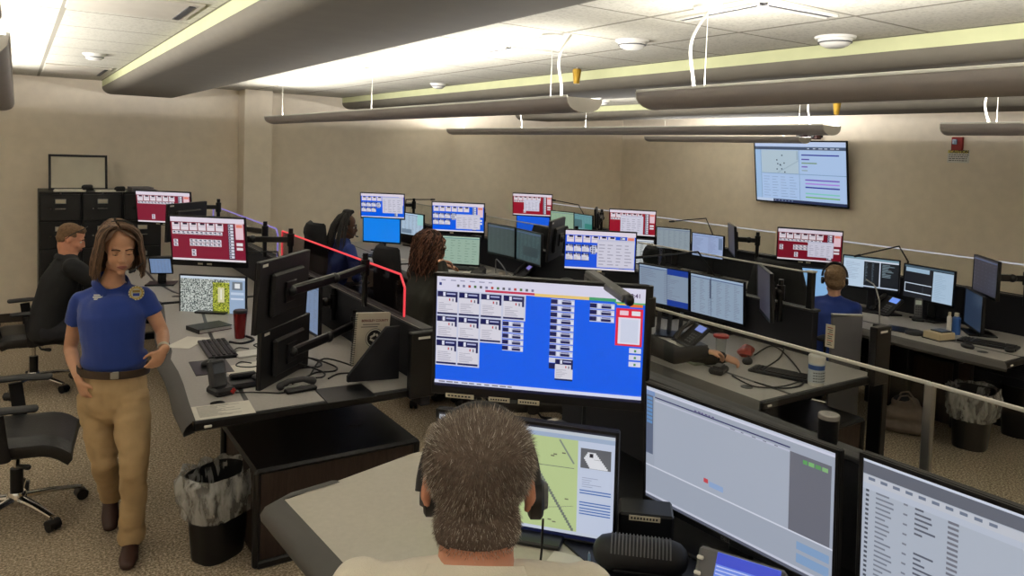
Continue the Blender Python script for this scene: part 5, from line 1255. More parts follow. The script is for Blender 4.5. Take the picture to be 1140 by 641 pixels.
# handbag
pl_, pr_ = at_z(990, 480, 0), at_z(1053, 492, 0); c = (pl_+pr_)/2
t = thing('handbag', 'slouchy brown-grey handbag on the floor behind the glass', 'bag', (c.x, c.y+.08, 0), math.atan2(pr_.y-pl_.y, pr_.x-pl_.x))
tw_ = (pr_-pl_).length; mb = MB(); lea = mat('taupe_leather', (122, 108, 98), .6, bump=.3, bscale=40, var=.12, vscale=12)
mb.limb([(-tw_*.40, 0, .05), (tw_*.40, 0, .05)], [(.085, .05)]*2, lea, 18, side=(0, 1, 0))
mb.limb([(-tw_*.32, 0, .14), (tw_*.22, 0, .15)], [(.07, .06)]*2, lea, 18, side=(0, 1, 0))
mb.limb([(-tw_*.24, .01, .23), (tw_*.08, 0, .25)], [(.05, .04)]*2, lea, 18, side=(0, 1, 0))
mb.limb([(tw_*.42, 0, .04), (tw_*.10, 0, .24)], [(.05, .04), (.035, .03)], lea, 12)
voxel('body', mb, t, .012, 6, lambda co: .010*noise.noise(co*16)+.005*noise.noise(co*40))
mb = MB()
for s_ in (-1, 1): mb.tube([(-tw_*.22, s_*.05, .24), (-tw_*.15, s_*.055, .30), (-tw_*.02, s_*.06, .315), (tw_*.08, s_*.055, .27), (tw_*.10, s_*.05, .23)], .007, lea, 8)
mb.build('strap', t)
mb = MB(); mb.ell((-.04, 0, .265), (.07, .04, .03), mat('dark_cloth', (40, 40, 46), .9)); mb.build('contents', t)
# ================================================================ FILING CABINETS
CY0 = 9.32; HCAB = 1.50
cx0 = at_y(43, 211, CY0).x; cw = .395
proto = None
labs = ('black five drawer filing cabinet, leftmost of the three', 'black five drawer filing cabinet in the middle of the three', 'black filing cabinet behind the farthest red call board')
for k in range(3):
    if proto is None:
        t = proto = thing('filing_cabinet', labs[0], 'filing cabinet')
        mb = MB(); mb.box((cw/2, .33, HCAB/2), (cw-.004, .64, HCAB), M['cabinet'], bev=.004); mb.build('carcass', t)
        dh = (HCAB-.04)/5
        for r in range(5):
            z = .02+dh*(r+.5)
            mb = MB(); mb.box((cw/2, -.005, z), (cw-.03, .03, dh-.012), M['cabinet'], bev=.004); dr = mb.build('drawer', t)
            mb = MB(); mb.box((cw/2, -.024, z+.065), (.10, .006, .05), M['alum'], bev=.002); mb.box((cw/2, -.028, z+.065), (.085, .002, .036), M['offw']); mb.build('label_holder', dr)
            mb = MB(); mb.box((cw/2, -.035, z-.012), (.10, .02, .014), M['chrome'], bev=.004); mb.build('handle', dr)
            mb = MB(); mb.cyl((cw/2-.09, -.02, z-.012), (cw/2-.09, -.03, z-.012), .009, M['chrome'], seg=12); mb.build('latch', dr)
        mb = MB(); mb.cyl((cw/2, -.016, HCAB-.015), (cw/2, -.03, HCAB-.015), .01, M['chrome'], seg=12); mb.build('lock', t)
    else: t = copy_tree(proto)
    t.location = (cx0+k*cw, CY0, 0); tag(t, labs[k], 'filing cabinet', 'black filing cabinets')
# framed board leaning on the wall on top
a = at_y(54, 207, 9.6); b = at_y(120, 207, 9.6); tt = at_y(56, 171, 9.6)
wf, hf = b.x-a.x, tt.z-HCAB
t = thing('framed_board', 'black framed blank cream board leaning above the filing cabinets', 'framed board', ((a.x+b.x)/2, 9.62, HCAB), 0)
mb = MB(); Rt = Matrix.Rotation(R(-12), 4, 'X'); mb.T = Rt
for sg in (-1, 1): mb.box((sg*(wf/2-.012), 0, hf/2), (.024, .025, hf), M['black'], bev=.003)
for z in (.012, hf-.012): mb.box((0, 0, z), (wf, .025, .024), M['black'], bev=.003)
mb.build('frame', t)
mb = MB(); mb.T = Rt; mb.box((0, .005, hf/2), (wf-.03, .008, hf-.03), mat('cream_board', (200, 194, 178), .5, var=.06, vscale=5)); mb.build('board', t)
for k, (px, py, l, w, h, m_, lab) in enumerate(((78, 209, .30, .2, .02, M['paper'], 'stack of white papers at the left on top of the cabinets'), (122, 210, .30, .2, .018, M['paper'], 'white paper stack in the middle on top of the cabinets'), (156, 208, .22, .24, .05, mat('grey_binder', (90, 86, 92), .6), 'grey folder pile at the right end on top of the cabinets'))):
    p = at_y(px, py, 9.45); slab('paper_stack', lab, 'papers', (min(p.x, cx0+3*cw-.13), 9.42, HCAB), .1*k-.1, l, w, h, m_, group='things on the cabinets')
for k, (px, lab) in enumerate(((97, 'small black gadget in front of the framed board'), (133, 'small black gadget right of the framed board'))):
    p = at_y(px, 205, 9.42); mb = MB(); mb.limb([(-.03, 0, .03), (.03, 0, .04)], [.03, .022], M['black2'], 12); mb.box((0, 0, .018), (.10, .06, .036), M['black2'], bev=.01); o = mb.build('gadget'); o.location = (p.x, 9.30+.06, HCAB+(.018 if k == 0 else .0)); o.location.y = 9.345
    tag(o, lab, 'gadget', 'things on the cabinets')
# ================================================================ PEOPLE
def frame(f, u=(0, 0, 1)):
    f = V(f).normalized(); r = f.cross(V(u)).normalized(); u2 = r.cross(f); return Matrix((r, f, u2)).transposed()
def skin_mat(name, c): 
    m = mat(name, c, .5, spec=.35, var=.06, vscale=25, bump=.04, bscale=300); m.node_tree.nodes['Principled BSDF'].inputs['Subsurface Weight'].default_value = .06
    m.node_tree.nodes['Principled BSDF'].inputs['Subsurface Radius'].default_value = (.02, .008, .004); return m
def head_shapes(mb, c, Fm, m, s=1.0, fem=False, ears=True, crown=0):
    def P(x, y, z): return V(c)+Fm @ (V((x, y, z))*s)
    E = lambda p, r: mb.ell(P(*p), tuple(a*s for a in r), m, Fm)
    E((0, -.018, .032), (.074, .094, .084)); E((0, .0, .05), (.068, .08, .07)); E((0, .028, -.02), (.058, .058, .085)); E((0, .034, -.068), (.046 if fem else .052, .045, .038))
    if crown:
        for sg in (-1, 1): E((sg*.030, -.02, .045), (.054, .078, .068))
        E((0, -.05, -.04), (.066, .05, .06))
    E((0, .066, -.098), (.02, .018, .016)); E((0, -.045, -.03), (.055, .05, .055))
    for sg in (-1, 1):
        E((sg*.036, .052, -.032), (.024, .026, .026)); E((sg*.04, .012, -.075), (.02, .035, .025))
        E((sg*.030, .074, .019), (.024, .013, .008))                       # brow
        E((sg*.012, .094, -.034), (.008, .010, .007))
        if ears:
            mb.tube([P(sg*.070, .0, .012), P(sg*.082, -.012, .014), P(sg*.084, -.016, -.010), P(sg*.076, -.004, -.036)], [(.008*s, .006*s), (.010*s, .006*s), (.011*s, .006*s), (.007*s, .005*s)], m, 10)
            E((sg*.078, -.008, -.010), (.006, .015, .026))
    mb.limb([P(0, .082, .016), P(0, .094, -.008), P(0, .104, -.030)], [.008*s, .009*s, .011*s], m, 10)
    E((0, .078, -.060), (.026, .014, .018))
    E((0, .087, -.058), (.020, .009, .0055)); E((0, .085, -.069), (.017, .009, .006))
def face_parts(t, o, c, Fm, s=1.0, iris=(70, 50, 35), look=0, brow=(60, 44, 34), lip=(150, 84, 78), lids=None, glasses=False):
    c = V(c)-V(o)
    def P(x, y, z): return c+Fm @ (V((x, y, z))*s)
    for sg in (-1, 1):
        mb = MB(); mb.ell(P(sg*.030, .068, .002), .0125*s, mat('eye_white', (205, 198, 190), .25)); mb.ell(P(sg*.030, .0745, .002+look), (.0065*s, .0065*s, .0062*s), mat('iris_%d' % iris[0], iris, .2))
        mb.build('eye', t)
        if lids:
            mb = MB(); mb.ell(P(sg*.030, .0685, .0035), (.0145*s, .0145*s, .0125*s), lids, Fm, 14, 10); mb.limb([P(sg*.019, .0815, -.003), P(sg*.030, .0835, -.0055), P(sg*.042, .079, -.003)], [.0012*s]*3, M['black2'], 6); mb.build('eyelid', t)
        mb = MB(); mb.limb([P(sg*.013, .0905, .021), P(sg*.030, .0895, .026), P(sg*.046, .079, .021)], [(.003*s, .004*s)]*3, mat('eyebrow_%d' % brow[0], brow, .9), 8); mb.build('eyebrow', t)
    mb = MB(); ml = mat('lip_%d' % lip[0], lip, .45)
    mb.limb([P(-.020, .0885, -.0635), P(-.007, .0955, -.060), P(.007, .0955, -.060), P(.020, .0885, -.0635)], [.0025*s, .0045*s, .0045*s, .0025*s], ml, 8)
    mb.limb([P(-.018, .0885, -.0655), P(0, .094, -.0705), P(.018, .0885, -.0655)], [.0025*s, .005*s, .0025*s], ml, 8); mb.build('mouth', t)
    if glasses:
        mb = MB()
        for sg in (-1, 1):
            mb.tube([P(sg*.030+.022*math.cos(a), .092, .0+.017*math.sin(a)) for a in [2*PI*i/16 for i in range(17)]], .0018*s, M['black2'], 6)
            mb.tube([P(sg*.052, .090, .004), P(sg*.078, .04, .006), P(sg*.08, -.01, .0)], .0018*s, M['black2'], 6)
        mb.tube([P(-.008, .095, .004), P(.008, .095, .004)], .0018*s, M['black2'], 6); mb.build('eyeglasses', t)
def hand_shapes(mb, w, d, nrm, side, m, curl=.35, s=1.0, spread=.12, thumb=1):
    """w wrist, d pointing direction, nrm palm normal (fingers curl towards it), side: where the thumb is"""
    w = V(w); d = V(d).normalized(); nrm = V(nrm); nrm = (nrm-d*nrm.dot(d)).normalized(); sd = d.cross(nrm)
    if sd.dot(V(side)) < 0: sd = -sd
    pc = w+d*.045*s
    mb.limb([w-d*.02*s, w+d*.01*s, w+d*.05*s, w+d*.082*s], [(.027*s, .02*s), (.028*s, .018*s), (.038*s, .016*s), (.037*s, .012*s)], m, 14, side=sd)
    for k, (off, ln) in enumerate(((.030, .068), (.010, .077), (-.010, .071), (-.029, .055))):
        p = w+d*(.078 if k != 3 else .072)*s+sd*off*s; a = curl*(1+.12*k); dd = (d+sd*(off*spread*8)).normalized(); pts = [p-dd*.02*s, p]; rad = [.0085*s, .0088*s]; ang = 0
        for j, fr in enumerate((.42, .32, .26)):
            ang += a*(1.0, 1.25, .9)[j]; q = dd*math.cos(ang)+nrm*math.sin(ang); pts.append(pts[-1]+q*ln*fr*s); rad.append((.0082, .0076, .0064)[j]*s)
        mb.limb(pts, rad, m, 9)
    p = w+d*.018*s+sd*.022*s; td = (d*.65+sd*.75+nrm*.35*thumb).normalized()
    mb.limb([p, p+td*.034*s, p+td*.034*s+(td*.6+d*.6+nrm*.2).normalized()*.03*s, p+td*.034*s+(td*.4+d*.8+nrm*.35).normalized()*.052*s], [.014*s, .0115*s, .0095*s, .0078*s], m, 10)
def torso_pts(J, infl=0, hem=None):
    P, W, C, S, N = [V(J[k]) for k in ('pel', 'waist', 'chest', 'sh', 'nk')]
    w = J.get('w', 1.0); dp = J.get('d', 1.0)
    return [P, W, C, S, S*.45+N*.55], [(.160*w+infl, .118*dp+infl), (.138*w+infl, .108*dp+infl), (.158*w+infl, .122*dp+infl), (.150*w+infl, .085*dp+infl), (.075*w+infl, .065*dp+infl)]
def build_person(label, base, J, skin, shirt, trouser, shoe, voxel_size=.008, fem=False, sleeve='short', s=1.0, collar=None, eye=True, look=0, brow=(60, 44, 34), lip=(150, 84, 78), lids=False, glasses=False, hands=True, belt=None, legs=True, wr_amp=.004, grp=None):
    t = thing('person', label, 'person', base, 0); o = V(base)
    J = {k: (V(v)-o if isinstance(v, (tuple, Vector)) and len(v) == 3 and k not in ('hf', 'hu', 'ff', 'toeL', 'toeR') and not k.startswith('hd') else v) for k, v in J.items()}
    Fm = frame(J['hf'], J.get('hu', (0, 0, 1))); sdv = (V(J['shR'])-V(J['shL'])).normalized()
    sk = MB(); hc = V(J['head'])
    head_shapes(sk, hc, Fm, skin, s, fem, ears=J.get('ears', True), crown=J.get('crown', 0))
    nb = hc+Fm @ V((0, -.03, -.06))*s
    nr = .046 if fem else .058
    sk.limb([nb, (nb+V(J['nk']))/2, V(J['nk'])], [nr*s, nr*s, (nr+.014)*s], skin, 18)
    pts, rad = torso_pts(J, -.025); sk.limb(pts, rad, skin, 20, side=sdv)
    aw = 1.0 if not fem else .88; aw *= J.get('aw', 1.0)
    for sg in ('L', 'R'):
        a, b, c = V(J['sh'+sg]), V(J['el'+sg]), V(J['wr'+sg]); 
        sk.limb([a, a*.5+b*.5, b], [.044*aw, .043*aw, .036*aw], skin, 14); sk.limb([b, b*.65+c*.35, c], [.036*aw, .037*aw, (.025*aw, .021*aw)], skin, 14)
        if hands and J.get('hd'+sg) is not None:
            h = J['hd'+sg]; hand_shapes(sk, c, h[0], h[1], h[2], skin, h[3] if len(h) > 3 else .35, J.get('hs', .95 if not fem else .88))
        if legs:
            a, b, c = V(J['hi'+sg]), V(J['kn'+sg]), V(J['an'+sg]); sk.limb([a, b, c], [.07, .048, .035], skin, 12)
    voxel('body', sk, t, voxel_size, 3)
    # shirt
    sh = MB(); infl = J.get('sinf', .006); pts, rad = torso_pts(J, infl)
    if J.get('hem') is not None: pts[0] = V(J['hem']); 
    sh.limb(pts, rad, shirt, 24, side=sdv)
    if fem:
        fwd = sdv.cross(V((0, 0, 1)))*-1; f2 = V(J['ff']) if 'ff' in J else fwd
        for q in (-1, 1): sh.ell(V(J['chest'])+f2*.040+sdv*q*.060+V((0, 0, .010)), (.072, .060, .085), shirt)
        sh.limb([V(J['chest'])+f2*.025+V((0, 0, .04)), V(J['waist'])+f2*.015], [(.13*J.get('w', 1), .09), (.12*J.get('w', 1), .08)], shirt, 20, side=sdv)
    for sg in ('L', 'R'):
        a, b, c = V(J['sh'+sg]), V(J['el'+sg]), V(J['wr'+sg]); sw = .012+infl
        sh.ell(a+(V(J['nk'])-a)*.04, (.047*aw+infl,)*3, shirt)
        sh.limb([V(J['nk'])*.75+V(J['sh'])*.25+(a-V(J['nk']))*.18, a+V((0, 0, -.002))], [.046*aw+infl, .042*aw+infl], shirt, 14)
        if sleeve == 'short':
            e = a.lerp(b, J.get('slv', .72)); sh.tube([a, a.lerp(b, .35), e], [.047*aw+infl, .050*aw+infl, .052*aw+infl], shirt, 18)
        else:
            sh.limb([a, a.lerp(b, .5), b], [.058*aw+infl, .056*aw+infl, .048*aw+infl], shirt, 16); sh.limb([b, b.lerp(c, .5), b.lerp(c, .93)], [.048*aw+infl, .044*aw+infl, .036*aw+infl], shirt, 16)
    voxel('shirt', sh, t, voxel_size*1.1, 9, lambda co: wr_amp*(noise.noise(co*V((9, 9, 5)) if False else V((co.x*9, co.y*9, co.z*5)))+.5*noise.noise(co*22)))
    if collar:
        cm, rr, dz_, tilt_ = collar; mb = MB(); nkc = V(J['nk'])+V((0, 0, dz_)); ax = (hc-V(J['nk'])).normalized(); ff = Fm @ V((0, 1, 0)); ff = (ff-ax*ff.dot(ax)).normalized(); rt = ff.cross(ax)
        g = []
        for rrad, zz in ((rr-.004, -.01), (rr-.008, .016), (rr-.002, .020), (rr+.010, .0), (rr+.018, -.016)):
            row = []
            for k in range(25):
                a = R(90+22+(316)*k/24); dr = .004*abs(math.cos(a*1)); drop = -.03*max(0, math.sin(a))**2*(1 if zz < .02 else 1.2)
                row.append(nkc+rt*math.cos(a)*(rrad+dr)+ff*math.sin(a)*(rrad+dr+.006)+ax*(zz+drop))
            g.append(row)
        mb.sheet(g, cm); mb.build('collar', t, 70)
    if legs:
        tr = MB(); lw = J.get('lw', 1.0)
        tr.limb([V(J['pel'])+V((0, 0, .02)), V(J['hiL'])*.5+V(J['hiR'])*.5], [(.158*J.get('w', 1), .118*J.get('d', 1)), (.165*J.get('w', 1), .12*J.get('d', 1))], trouser, 24, side=sdv)
        for sg in ('L', 'R'):
            a, b, c = V(J['hi'+sg]), V(J['kn'+sg]), V(J['an'+sg])
            tr.limb([a, a.lerp(b, .5), b], [.092*lw, .084*lw, .068*lw], trouser, 20); tr.tube([b, b.lerp(c, .3), b.lerp(c, .7), c+(c-b)*J.get('cuff', -.04)], [.067*lw, .066*lw, .062*lw, .064*lw], trouser, 20)
        voxel('trousers', tr, t, voxel_size*1.1, 2, lambda co: J.get('tamp', .004)*(noise.noise(V((co.x*8, co.y*8, co.z*14)))+.6*noise.noise(V((co.x*20, co.y*20, co.z*26)))))
        for sg in ('L', 'R'):
            mb = MB(); c = V(J['an'+sg]); tdir = V(J['toe'+sg]).normalized(); upv = V((0, 0, 1)); upv = (upv-tdir*upv.dot(tdir)).normalized(); sd = tdir.cross(upv)
            b0 = c-upv*.045
            mb.limb([b0-tdir*.045, b0+tdir*.04-upv*.006, b0+tdir*.12-upv*.012, b0+tdir*.17-upv*.014], [(.036, .036), (.040, .036), (.046, .028), (.036, .022)], shoe, 16, side=sd)
            mb.limb([c+upv*.02, b0], [.042, .036], shoe, 14)
            voxel('shoe', mb, t, .008, 3)
    if belt:
        bm, hgt = belt; mb = MB(); P = V(J['pel']).lerp(V(J['waist']), hgt); g = []
        rx, ry = rad[0][0]*(1-hgt)+rad[1][0]*hgt+.012, rad[0][1]*(1-hgt)+rad[1][1]*hgt+.012; ff = sdv.cross(V((0, 0, 1)))
        tl = J.get('belt_tilt', 0)
        for dz_, e in ((-.019, .0), (-.019, .005), (.019, .005), (.019, 0)): g.append([P+sdv*math.cos(a)*(rx+e)+ff*math.sin(a)*(ry+e)+V((0, 0, dz_+tl*math.cos(a)*rx)) for a in [2*PI*k/36 for k in range(37)]])
        mb.sheet(g, bm); bo = mb.build('belt', t, 60)
        ff2 = V(J['ff']) if 'ff' in J else -ff
        mb = MB(); q = P+ff2*(ry+.006); mb.box(q, (.05, .012, .036), M['alum'], Matrix((sdv, ff2, V((0, 0, 1)))).transposed(), .003); mb.build('buckle', bo)
    if eye: face_parts(t, (0, 0, 0), hc, Fm, s, look=look, brow=brow, lip=lip, lids=skin if lids else None, glasses=glasses)
    return t, o, J, Fm, hc
def hair_strands(t, name, paths, rad, mats, seg=4):
    mb = MB()
    for p in paths: mb.tube(p, [rad*(1-.6*(i/(len(p)-1))**2) for i in range(len(p))], random.choice(mats), seg, cap=False)
    return mb.build(name, t, 80)
def headset(t, c, Fm, s=1.0, side=1, mic=True, pad_both=True, back=0):
    def P(x, y, z): return c+Fm @ (V((x, y, z))*s)
    mb = MB(); mb.tube([P(.090*math.cos(a), -.012-back, .02+.112*math.sin(a)) for a in [PI*k/20 for k in range(21)]], [(.003, .009)]*21, M['black'], 8, side=Fm @ V((0, 1, 0))); h = mb.build('headset', t)
    for sg in ((-1, 1) if pad_both else (side,)):
        mb = MB(); mb.tube([P(sg*.076, -.006, -.012), P(sg*.080, -.006, -.012), P(sg*.094, -.006, -.012), P(sg*.097, -.006, -.012)], [.022*s, .027*s, .027*s, .02*s], M['black'], 18); mb.build('ear_cushion', h)
    if mic:
        mb = MB(); mb.tube([P(side*.1, .0, -.02), P(side*.09, .06, -.055), P(side*.045, .105, -.075)], .003*s, M['black2'], 8); mb.limb([P(side*.05, .102, -.073), P(side*.03, .112, -.078)], [.007*s, .007*s], M['black2'], 10); mb.build('microphone', h)
    return h
CF = V((fw.x, fw.y, 0)).normalized()      # horizontal viewing direction
CR = V((CF.y, -CF.x, 0))                  # to the right of it
# ---------------------------------------------------------------- woman in the blue polo, walking
skinA = skin_mat('skin_tan', (196, 150, 122)); polo = mat('royal_blue_knit', (30, 58, 138), .85, bump=.25, bscale=500, var=.08, sheen=.2)
khaki = mat('khaki_twill', (176, 150, 112), .85, bump=.2, bscale=400, var=.08, vscale=14)
D0 = 3.80
def A(x, y, d=D0): return at_d(x, y, d)
toF = at_z(134, 629, 0); toB = at_z(122, 600, .03)
base = V(((toF.x+toB.x)/2, (toF.y+toB.y)/2+.1, 0))
anF = at_d(146, 603, 3.82); anF.z = .10
anB = at_d(123, 568, 4.12); anB.z = .17
fcg = (V((0, 0, 0))-V((.42, 4.2, 0))).normalized()   # towards the camera
rgt = V((-fcg.y, fcg.x, 0))                           # her left-to-right axis seen from the front: image right
hdc = A(133, 277, 3.74)
J = dict(head=hdc, hf=(fcg+rgt*.16+V((0, 0, -.20))), hu=(0, 0, 1), nk=A(125, 316, 3.80), sh=A(124, 332, 3.82), chest=A(125, 352, 3.80), waist=A(126, 392, 3.80), pel=A(127, 425, 3.82),
         hem=A(127, 397, 3.81), ff=tuple(fcg),
         shL=A(161, 330, 3.84), elL=A(181, 370, 3.90), wrL=A(182, 390, 3.72), shR=A(89, 335, 3.82), elR=A(78, 388, 3.88), wrR=A(88, 424, 3.72),
         hiL=A(146, 445, 3.82), knL=A(150, 520, 3.74), anL=anF, hiR=A(107, 445, 3.84), knR=A(116, 512, 3.84), anR=anB,
         toeL=tuple(fcg*1.0-rgt*.12+V((0, 0, -.10))), toeR=tuple(fcg*.8+V((0, 0, -.62))),
         hdL=(V((0, 0, -1))*.9-rgt*.5-fcg*.1, -rgt*.3-fcg*.9, fcg-rgt*.4, .3), hdR=(V((0, 0, -1))+rgt*.35+fcg*.15, rgt*.8-fcg*.5+V((0, 0, -.1)), fcg*.9+rgt*.5, .42),
         w=.98, d=.95, lw=.96, aw=1.0, slv=.46, belt_tilt=.12, sinf=.008, ears=False, tamp=.010, cuff=.09)
t, o, J, Fm, hc = build_person('woman in royal blue polo and khaki trousers walking between chair and desk', base, J, skinA, polo, khaki, mat('brown_shoe_leather', (58, 36, 30), .45), .0065, True, 'short', 1.0,
    collar=(polo, .070, .012, 0), look=-.004, lids=True, brow=(64, 44, 34), lip=(158, 98, 90), belt=(mat('brown_belt', (58, 44, 34), .5), .46))
# hair: parted bob
hm = [mat('hair_brown_a', (66, 48, 38), .5), mat('hair_brown_b', (100, 76, 58), .5), mat('hair_brown_c', (130, 102, 80), .5)]
rn = random.Random(12); paths = []
def HP(x, y, z): return hc+Fm @ V((x, y, z))
Z_ = V((0, 0, 1))
for k in range(1500):
    th = rn.uniform(-2.25, 2.25)               # 0 = back of the head, +-pi/2 = sides
    if abs(th) > 1.9 and rn.random() < .4: continue
    part = .018; top_y = rn.uniform(-.05, .065) if abs(th) > 1.0 else rn.uniform(-.07, .0)
    r_ = 1.05+rn.uniform(0, .12); sx, sy = math.sin(th), -math.cos(th)
    p0 = V((part+.006*math.copysign(1, sx), top_y, .118*r_)); P_ = []
    eq = V((sx*.090*r_, -.012+sy*.108*r_, .015)); end_z = -.115-rn.uniform(0, .035)-(.012 if abs(th) < 1 else 0)
    for i in range(11):
        u = i/10
        if u < .5:
            q = u/.5; a = q*PI/2; x = p0.x+(eq.x-p0.x)*math.sin(a); y = p0.y+(eq.y-p0.y)*math.sin(a)**1.1; z = eq.z+(p0.z-eq.z)*math.cos(a)**.8
        else:
            q = (u-.5)/.5; fl = 1+.10*math.sin(q*PI*.8)-.02*q; x = eq.x*fl*(1.02+.10*q*(abs(th) > 1)); y = -.012+(eq.y+.012)*fl-.004*q; z = eq.z+(end_z-eq.z)*q
        if abs(th) > 1.6: y = min(y, .062)
        P_.append(HP(x+.002*rn.uniform(-1, 1), y+.002*rn.uniform(-1, 1), z))
    paths.append(P_)
for k in range(420):
    sg = 1 if rn.random() < .5 else -1; yo = rn.uniform(.030, .066); r_ = 1.0+rn.uniform(0, .05)
    kn = [(.018, yo-.02, .116), (.018+sg*.022, yo+.008, .112-.1*(yo-.03)), (sg*.052+.006, yo+.006, .085-.2*(yo-.03)), (sg*.078, yo-.014, .045), (sg*.091, yo-.030, 0), (sg*.096, yo-.034, -.05), (sg*.096, yo-.036, -.11-rn.uniform(0, .02))]
    paths.append([HP(x*r_+.0015*rn.uniform(-1, 1), y*r_, z) for x, y, z in kn])
ho = hair_strands(t, 'hair', paths, .0026, hm)
mb = MB(); mb.ell(HP(0, -.042, .036), (.081, .090, .088), hm[0], Fm); mb.limb([HP(0, -.05, .0), HP(0, -.06, -.09)], [(.078, .05), (.084, .04)], hm[0], 18, side=Fm @ V((1, 0, 0)))
cutc = HP(0, .09, -.03); mo = voxel('hair_underlayer', mb, t, .008, 2)
hs = headset(t, hc, Fm, 1.05, side=-1, pad_both=False, back=-.0)
# badge, name embroidery, watch
cp = V(J['chest'])
def on_front(xo, zo, name, f):
    c = cp+rgt*xo+Z_*zo
    return c
def surf(px, py, obj):
    d = ray(px, py).normalized(); ok, loc, nn, _ = obj.ray_cast(CAMP-o, d); return (loc, nn) if ok else (at_d(px, py, 3.7)-o, -d)
shirt_o = [c for c in t.children if c.name.startswith('shirt')][0]; tr_o = [c for c in t.children if c.name.startswith('trousers')][0]
lc, nn = surf(152, 326, shirt_o); nn = (nn+fcg*1.5).normalized(); lc = lc+nn*.009
mb = MB(); 
for rr_, mm, e in ((.036, mat('badge_cream', (206, 196, 160), .7), 0), (.030, mat('badge_gold', (186, 160, 84), .7), .0008), (.024, mat('badge_pale', (190, 190, 170), .7), .0016)): mb.cyl(lc+nn*e, lc+nn*(e+.0012), rr_, mm, seg=30)
Bm = frame(nn); mb.box(lc+nn*.005-Z_*.008, (.030, .004, .014), mat('badge_blue', (34, 60, 150), .7), Bm); mb.box(lc+nn*.005+Z_*.009, (.034, .004, .012), mat('badge_gold2', (150, 124, 60)), Bm)
for a in range(0, 360, 24): mb.box(lc+nn*.003+Bm @ V((math.cos(R(a))*.033, 0, math.sin(R(a))*.033)), (.004, .0015, .004), M['dgrey'], Bm)
mb.build('chest_badge', t, 0)
lc, nn = surf(110, 331, shirt_o); nn = (nn+fcg*1.5).normalized(); lc = lc+nn*.007; Bm = frame(nn); mb = MB()
for k, w_ in enumerate((.042, .050, .040)): mb.box(lc+Z_*(.010-k*.010), (w_, .002, .0065), M['white'], Bm)
mb.build('name_embroidery', t)
mb = MB(); w0 = V(J['wrL']); dd = (V(J['elL'])-w0).normalized(); ax = dd
mb.tube([w0+dd*.012, w0+dd*.034], [(.033, .029)]*2, M['offw'], 20, cap=False); mb.tube([w0+dd*.012, w0+dd*.034], [(.030, .026)]*2, M['offw'], 20, cap=False); mb.build('wristwatch', t)
# ---------------------------------------------------------------- grey haired man in the foreground (seen from behind)
skinB = skin_mat('skin_ruddy', (200, 142, 116)); wsh = mat('white_knit_shirt', (214, 206, 190), .85, bump=.25, bscale=500, sheen=.2)
hd = at_d(533, 541, 1.27); face = V((.50, .80, -.10)).normalized(); rt_ = V((.85, -.53, 0)).normalized()
nk = hd+V((-.035, -.055, -.125)); fh = V((face.x, face.y, 0)).normalized()
J = dict(head=hd, hf=tuple(face), nk=nk, sh=nk+V((-.01, -.015, -.045)), chest=nk+V((-.02, -.02, -.21)), waist=nk+V((-.03, -.02, -.42)), pel=nk+V((-.03, -.02, -.58)),
         shL=nk-rt_*.185+V((0, 0, -.028)), elL=nk-rt_*.24+fh*.10+V((0, 0, -.36)), wrL=nk-rt_*.10+fh*.33+V((0, 0, -.44)), shR=nk+rt_*.185+V((0, 0, -.028)), elR=nk+rt_*.24+fh*.12+V((0, 0, -.36)), wrR=nk+rt_*.10+fh*.34+V((0, 0, -.44)),
         hiL=nk-rt_*.09+V((-.03, -.02, -.66)), hiR=nk+rt_*.09+V((-.03, -.02, -.66)), knL=(nk.x-.10, nk.y-.02, .50), knR=(nk.x+.12, nk.y-.10, .50), anL=(nk.x-.13, nk.y-.05, .09), anR=(nk.x+.13, nk.y-.16, .09), toeL=tuple(fh), toeR=tuple(fh),
         hdL=(fh, (0, 0, -1), rt_, .3), hdR=(fh, (0, 0, -1), -rt_, .3), w=1.06, d=1.05, sinf=.008, hs=.97, crown=1)
base = V((nk.x, nk.y-.05, 0))
t, o, J, Fm, hc = build_person('grey haired man in a white polo seen from behind with a headset, in the foreground', base, J, skinB, wsh, mat('dark_trousers', (36, 38, 46), .8), M['black2'], .005, False, 'short', 1.06,
    collar=(wsh, .078, .004, 0), wr_amp=.006)
body = [c for c in t.children if c.name.startswith('body')][0]
rn = random.Random(5); gh = [mat('hair_grey_a', (78, 66, 58), .6), mat('hair_grey_b', (128, 116, 106), .6), mat('hair_grey_c', (98, 84, 74), .6), mat('hair_grey_d', (188, 180, 172), .55)]
FmT = Fm.transposed(); mb = MB(); nst = 0; me = body.data
cap_v = []
for v in me.vertices:
    q = FmT @ (v.co-hc); q /= 1.06
    if q.z < -.074 or q.length > .17: continue
    if abs(q.x) > .072 and q.y > -.028 and -.05 < q.z < .03: continue
    hairline = .055 if q.z > .03 else (.02 if abs(q.x) > .05 else -.1)
    if q.y > .02 and q.z < .078: continue
    if q.y > .062: continue
    if q.z < .02 and q.y > .012: continue
    cap_v.append((v.co.copy(), v.normal.copy(), q))
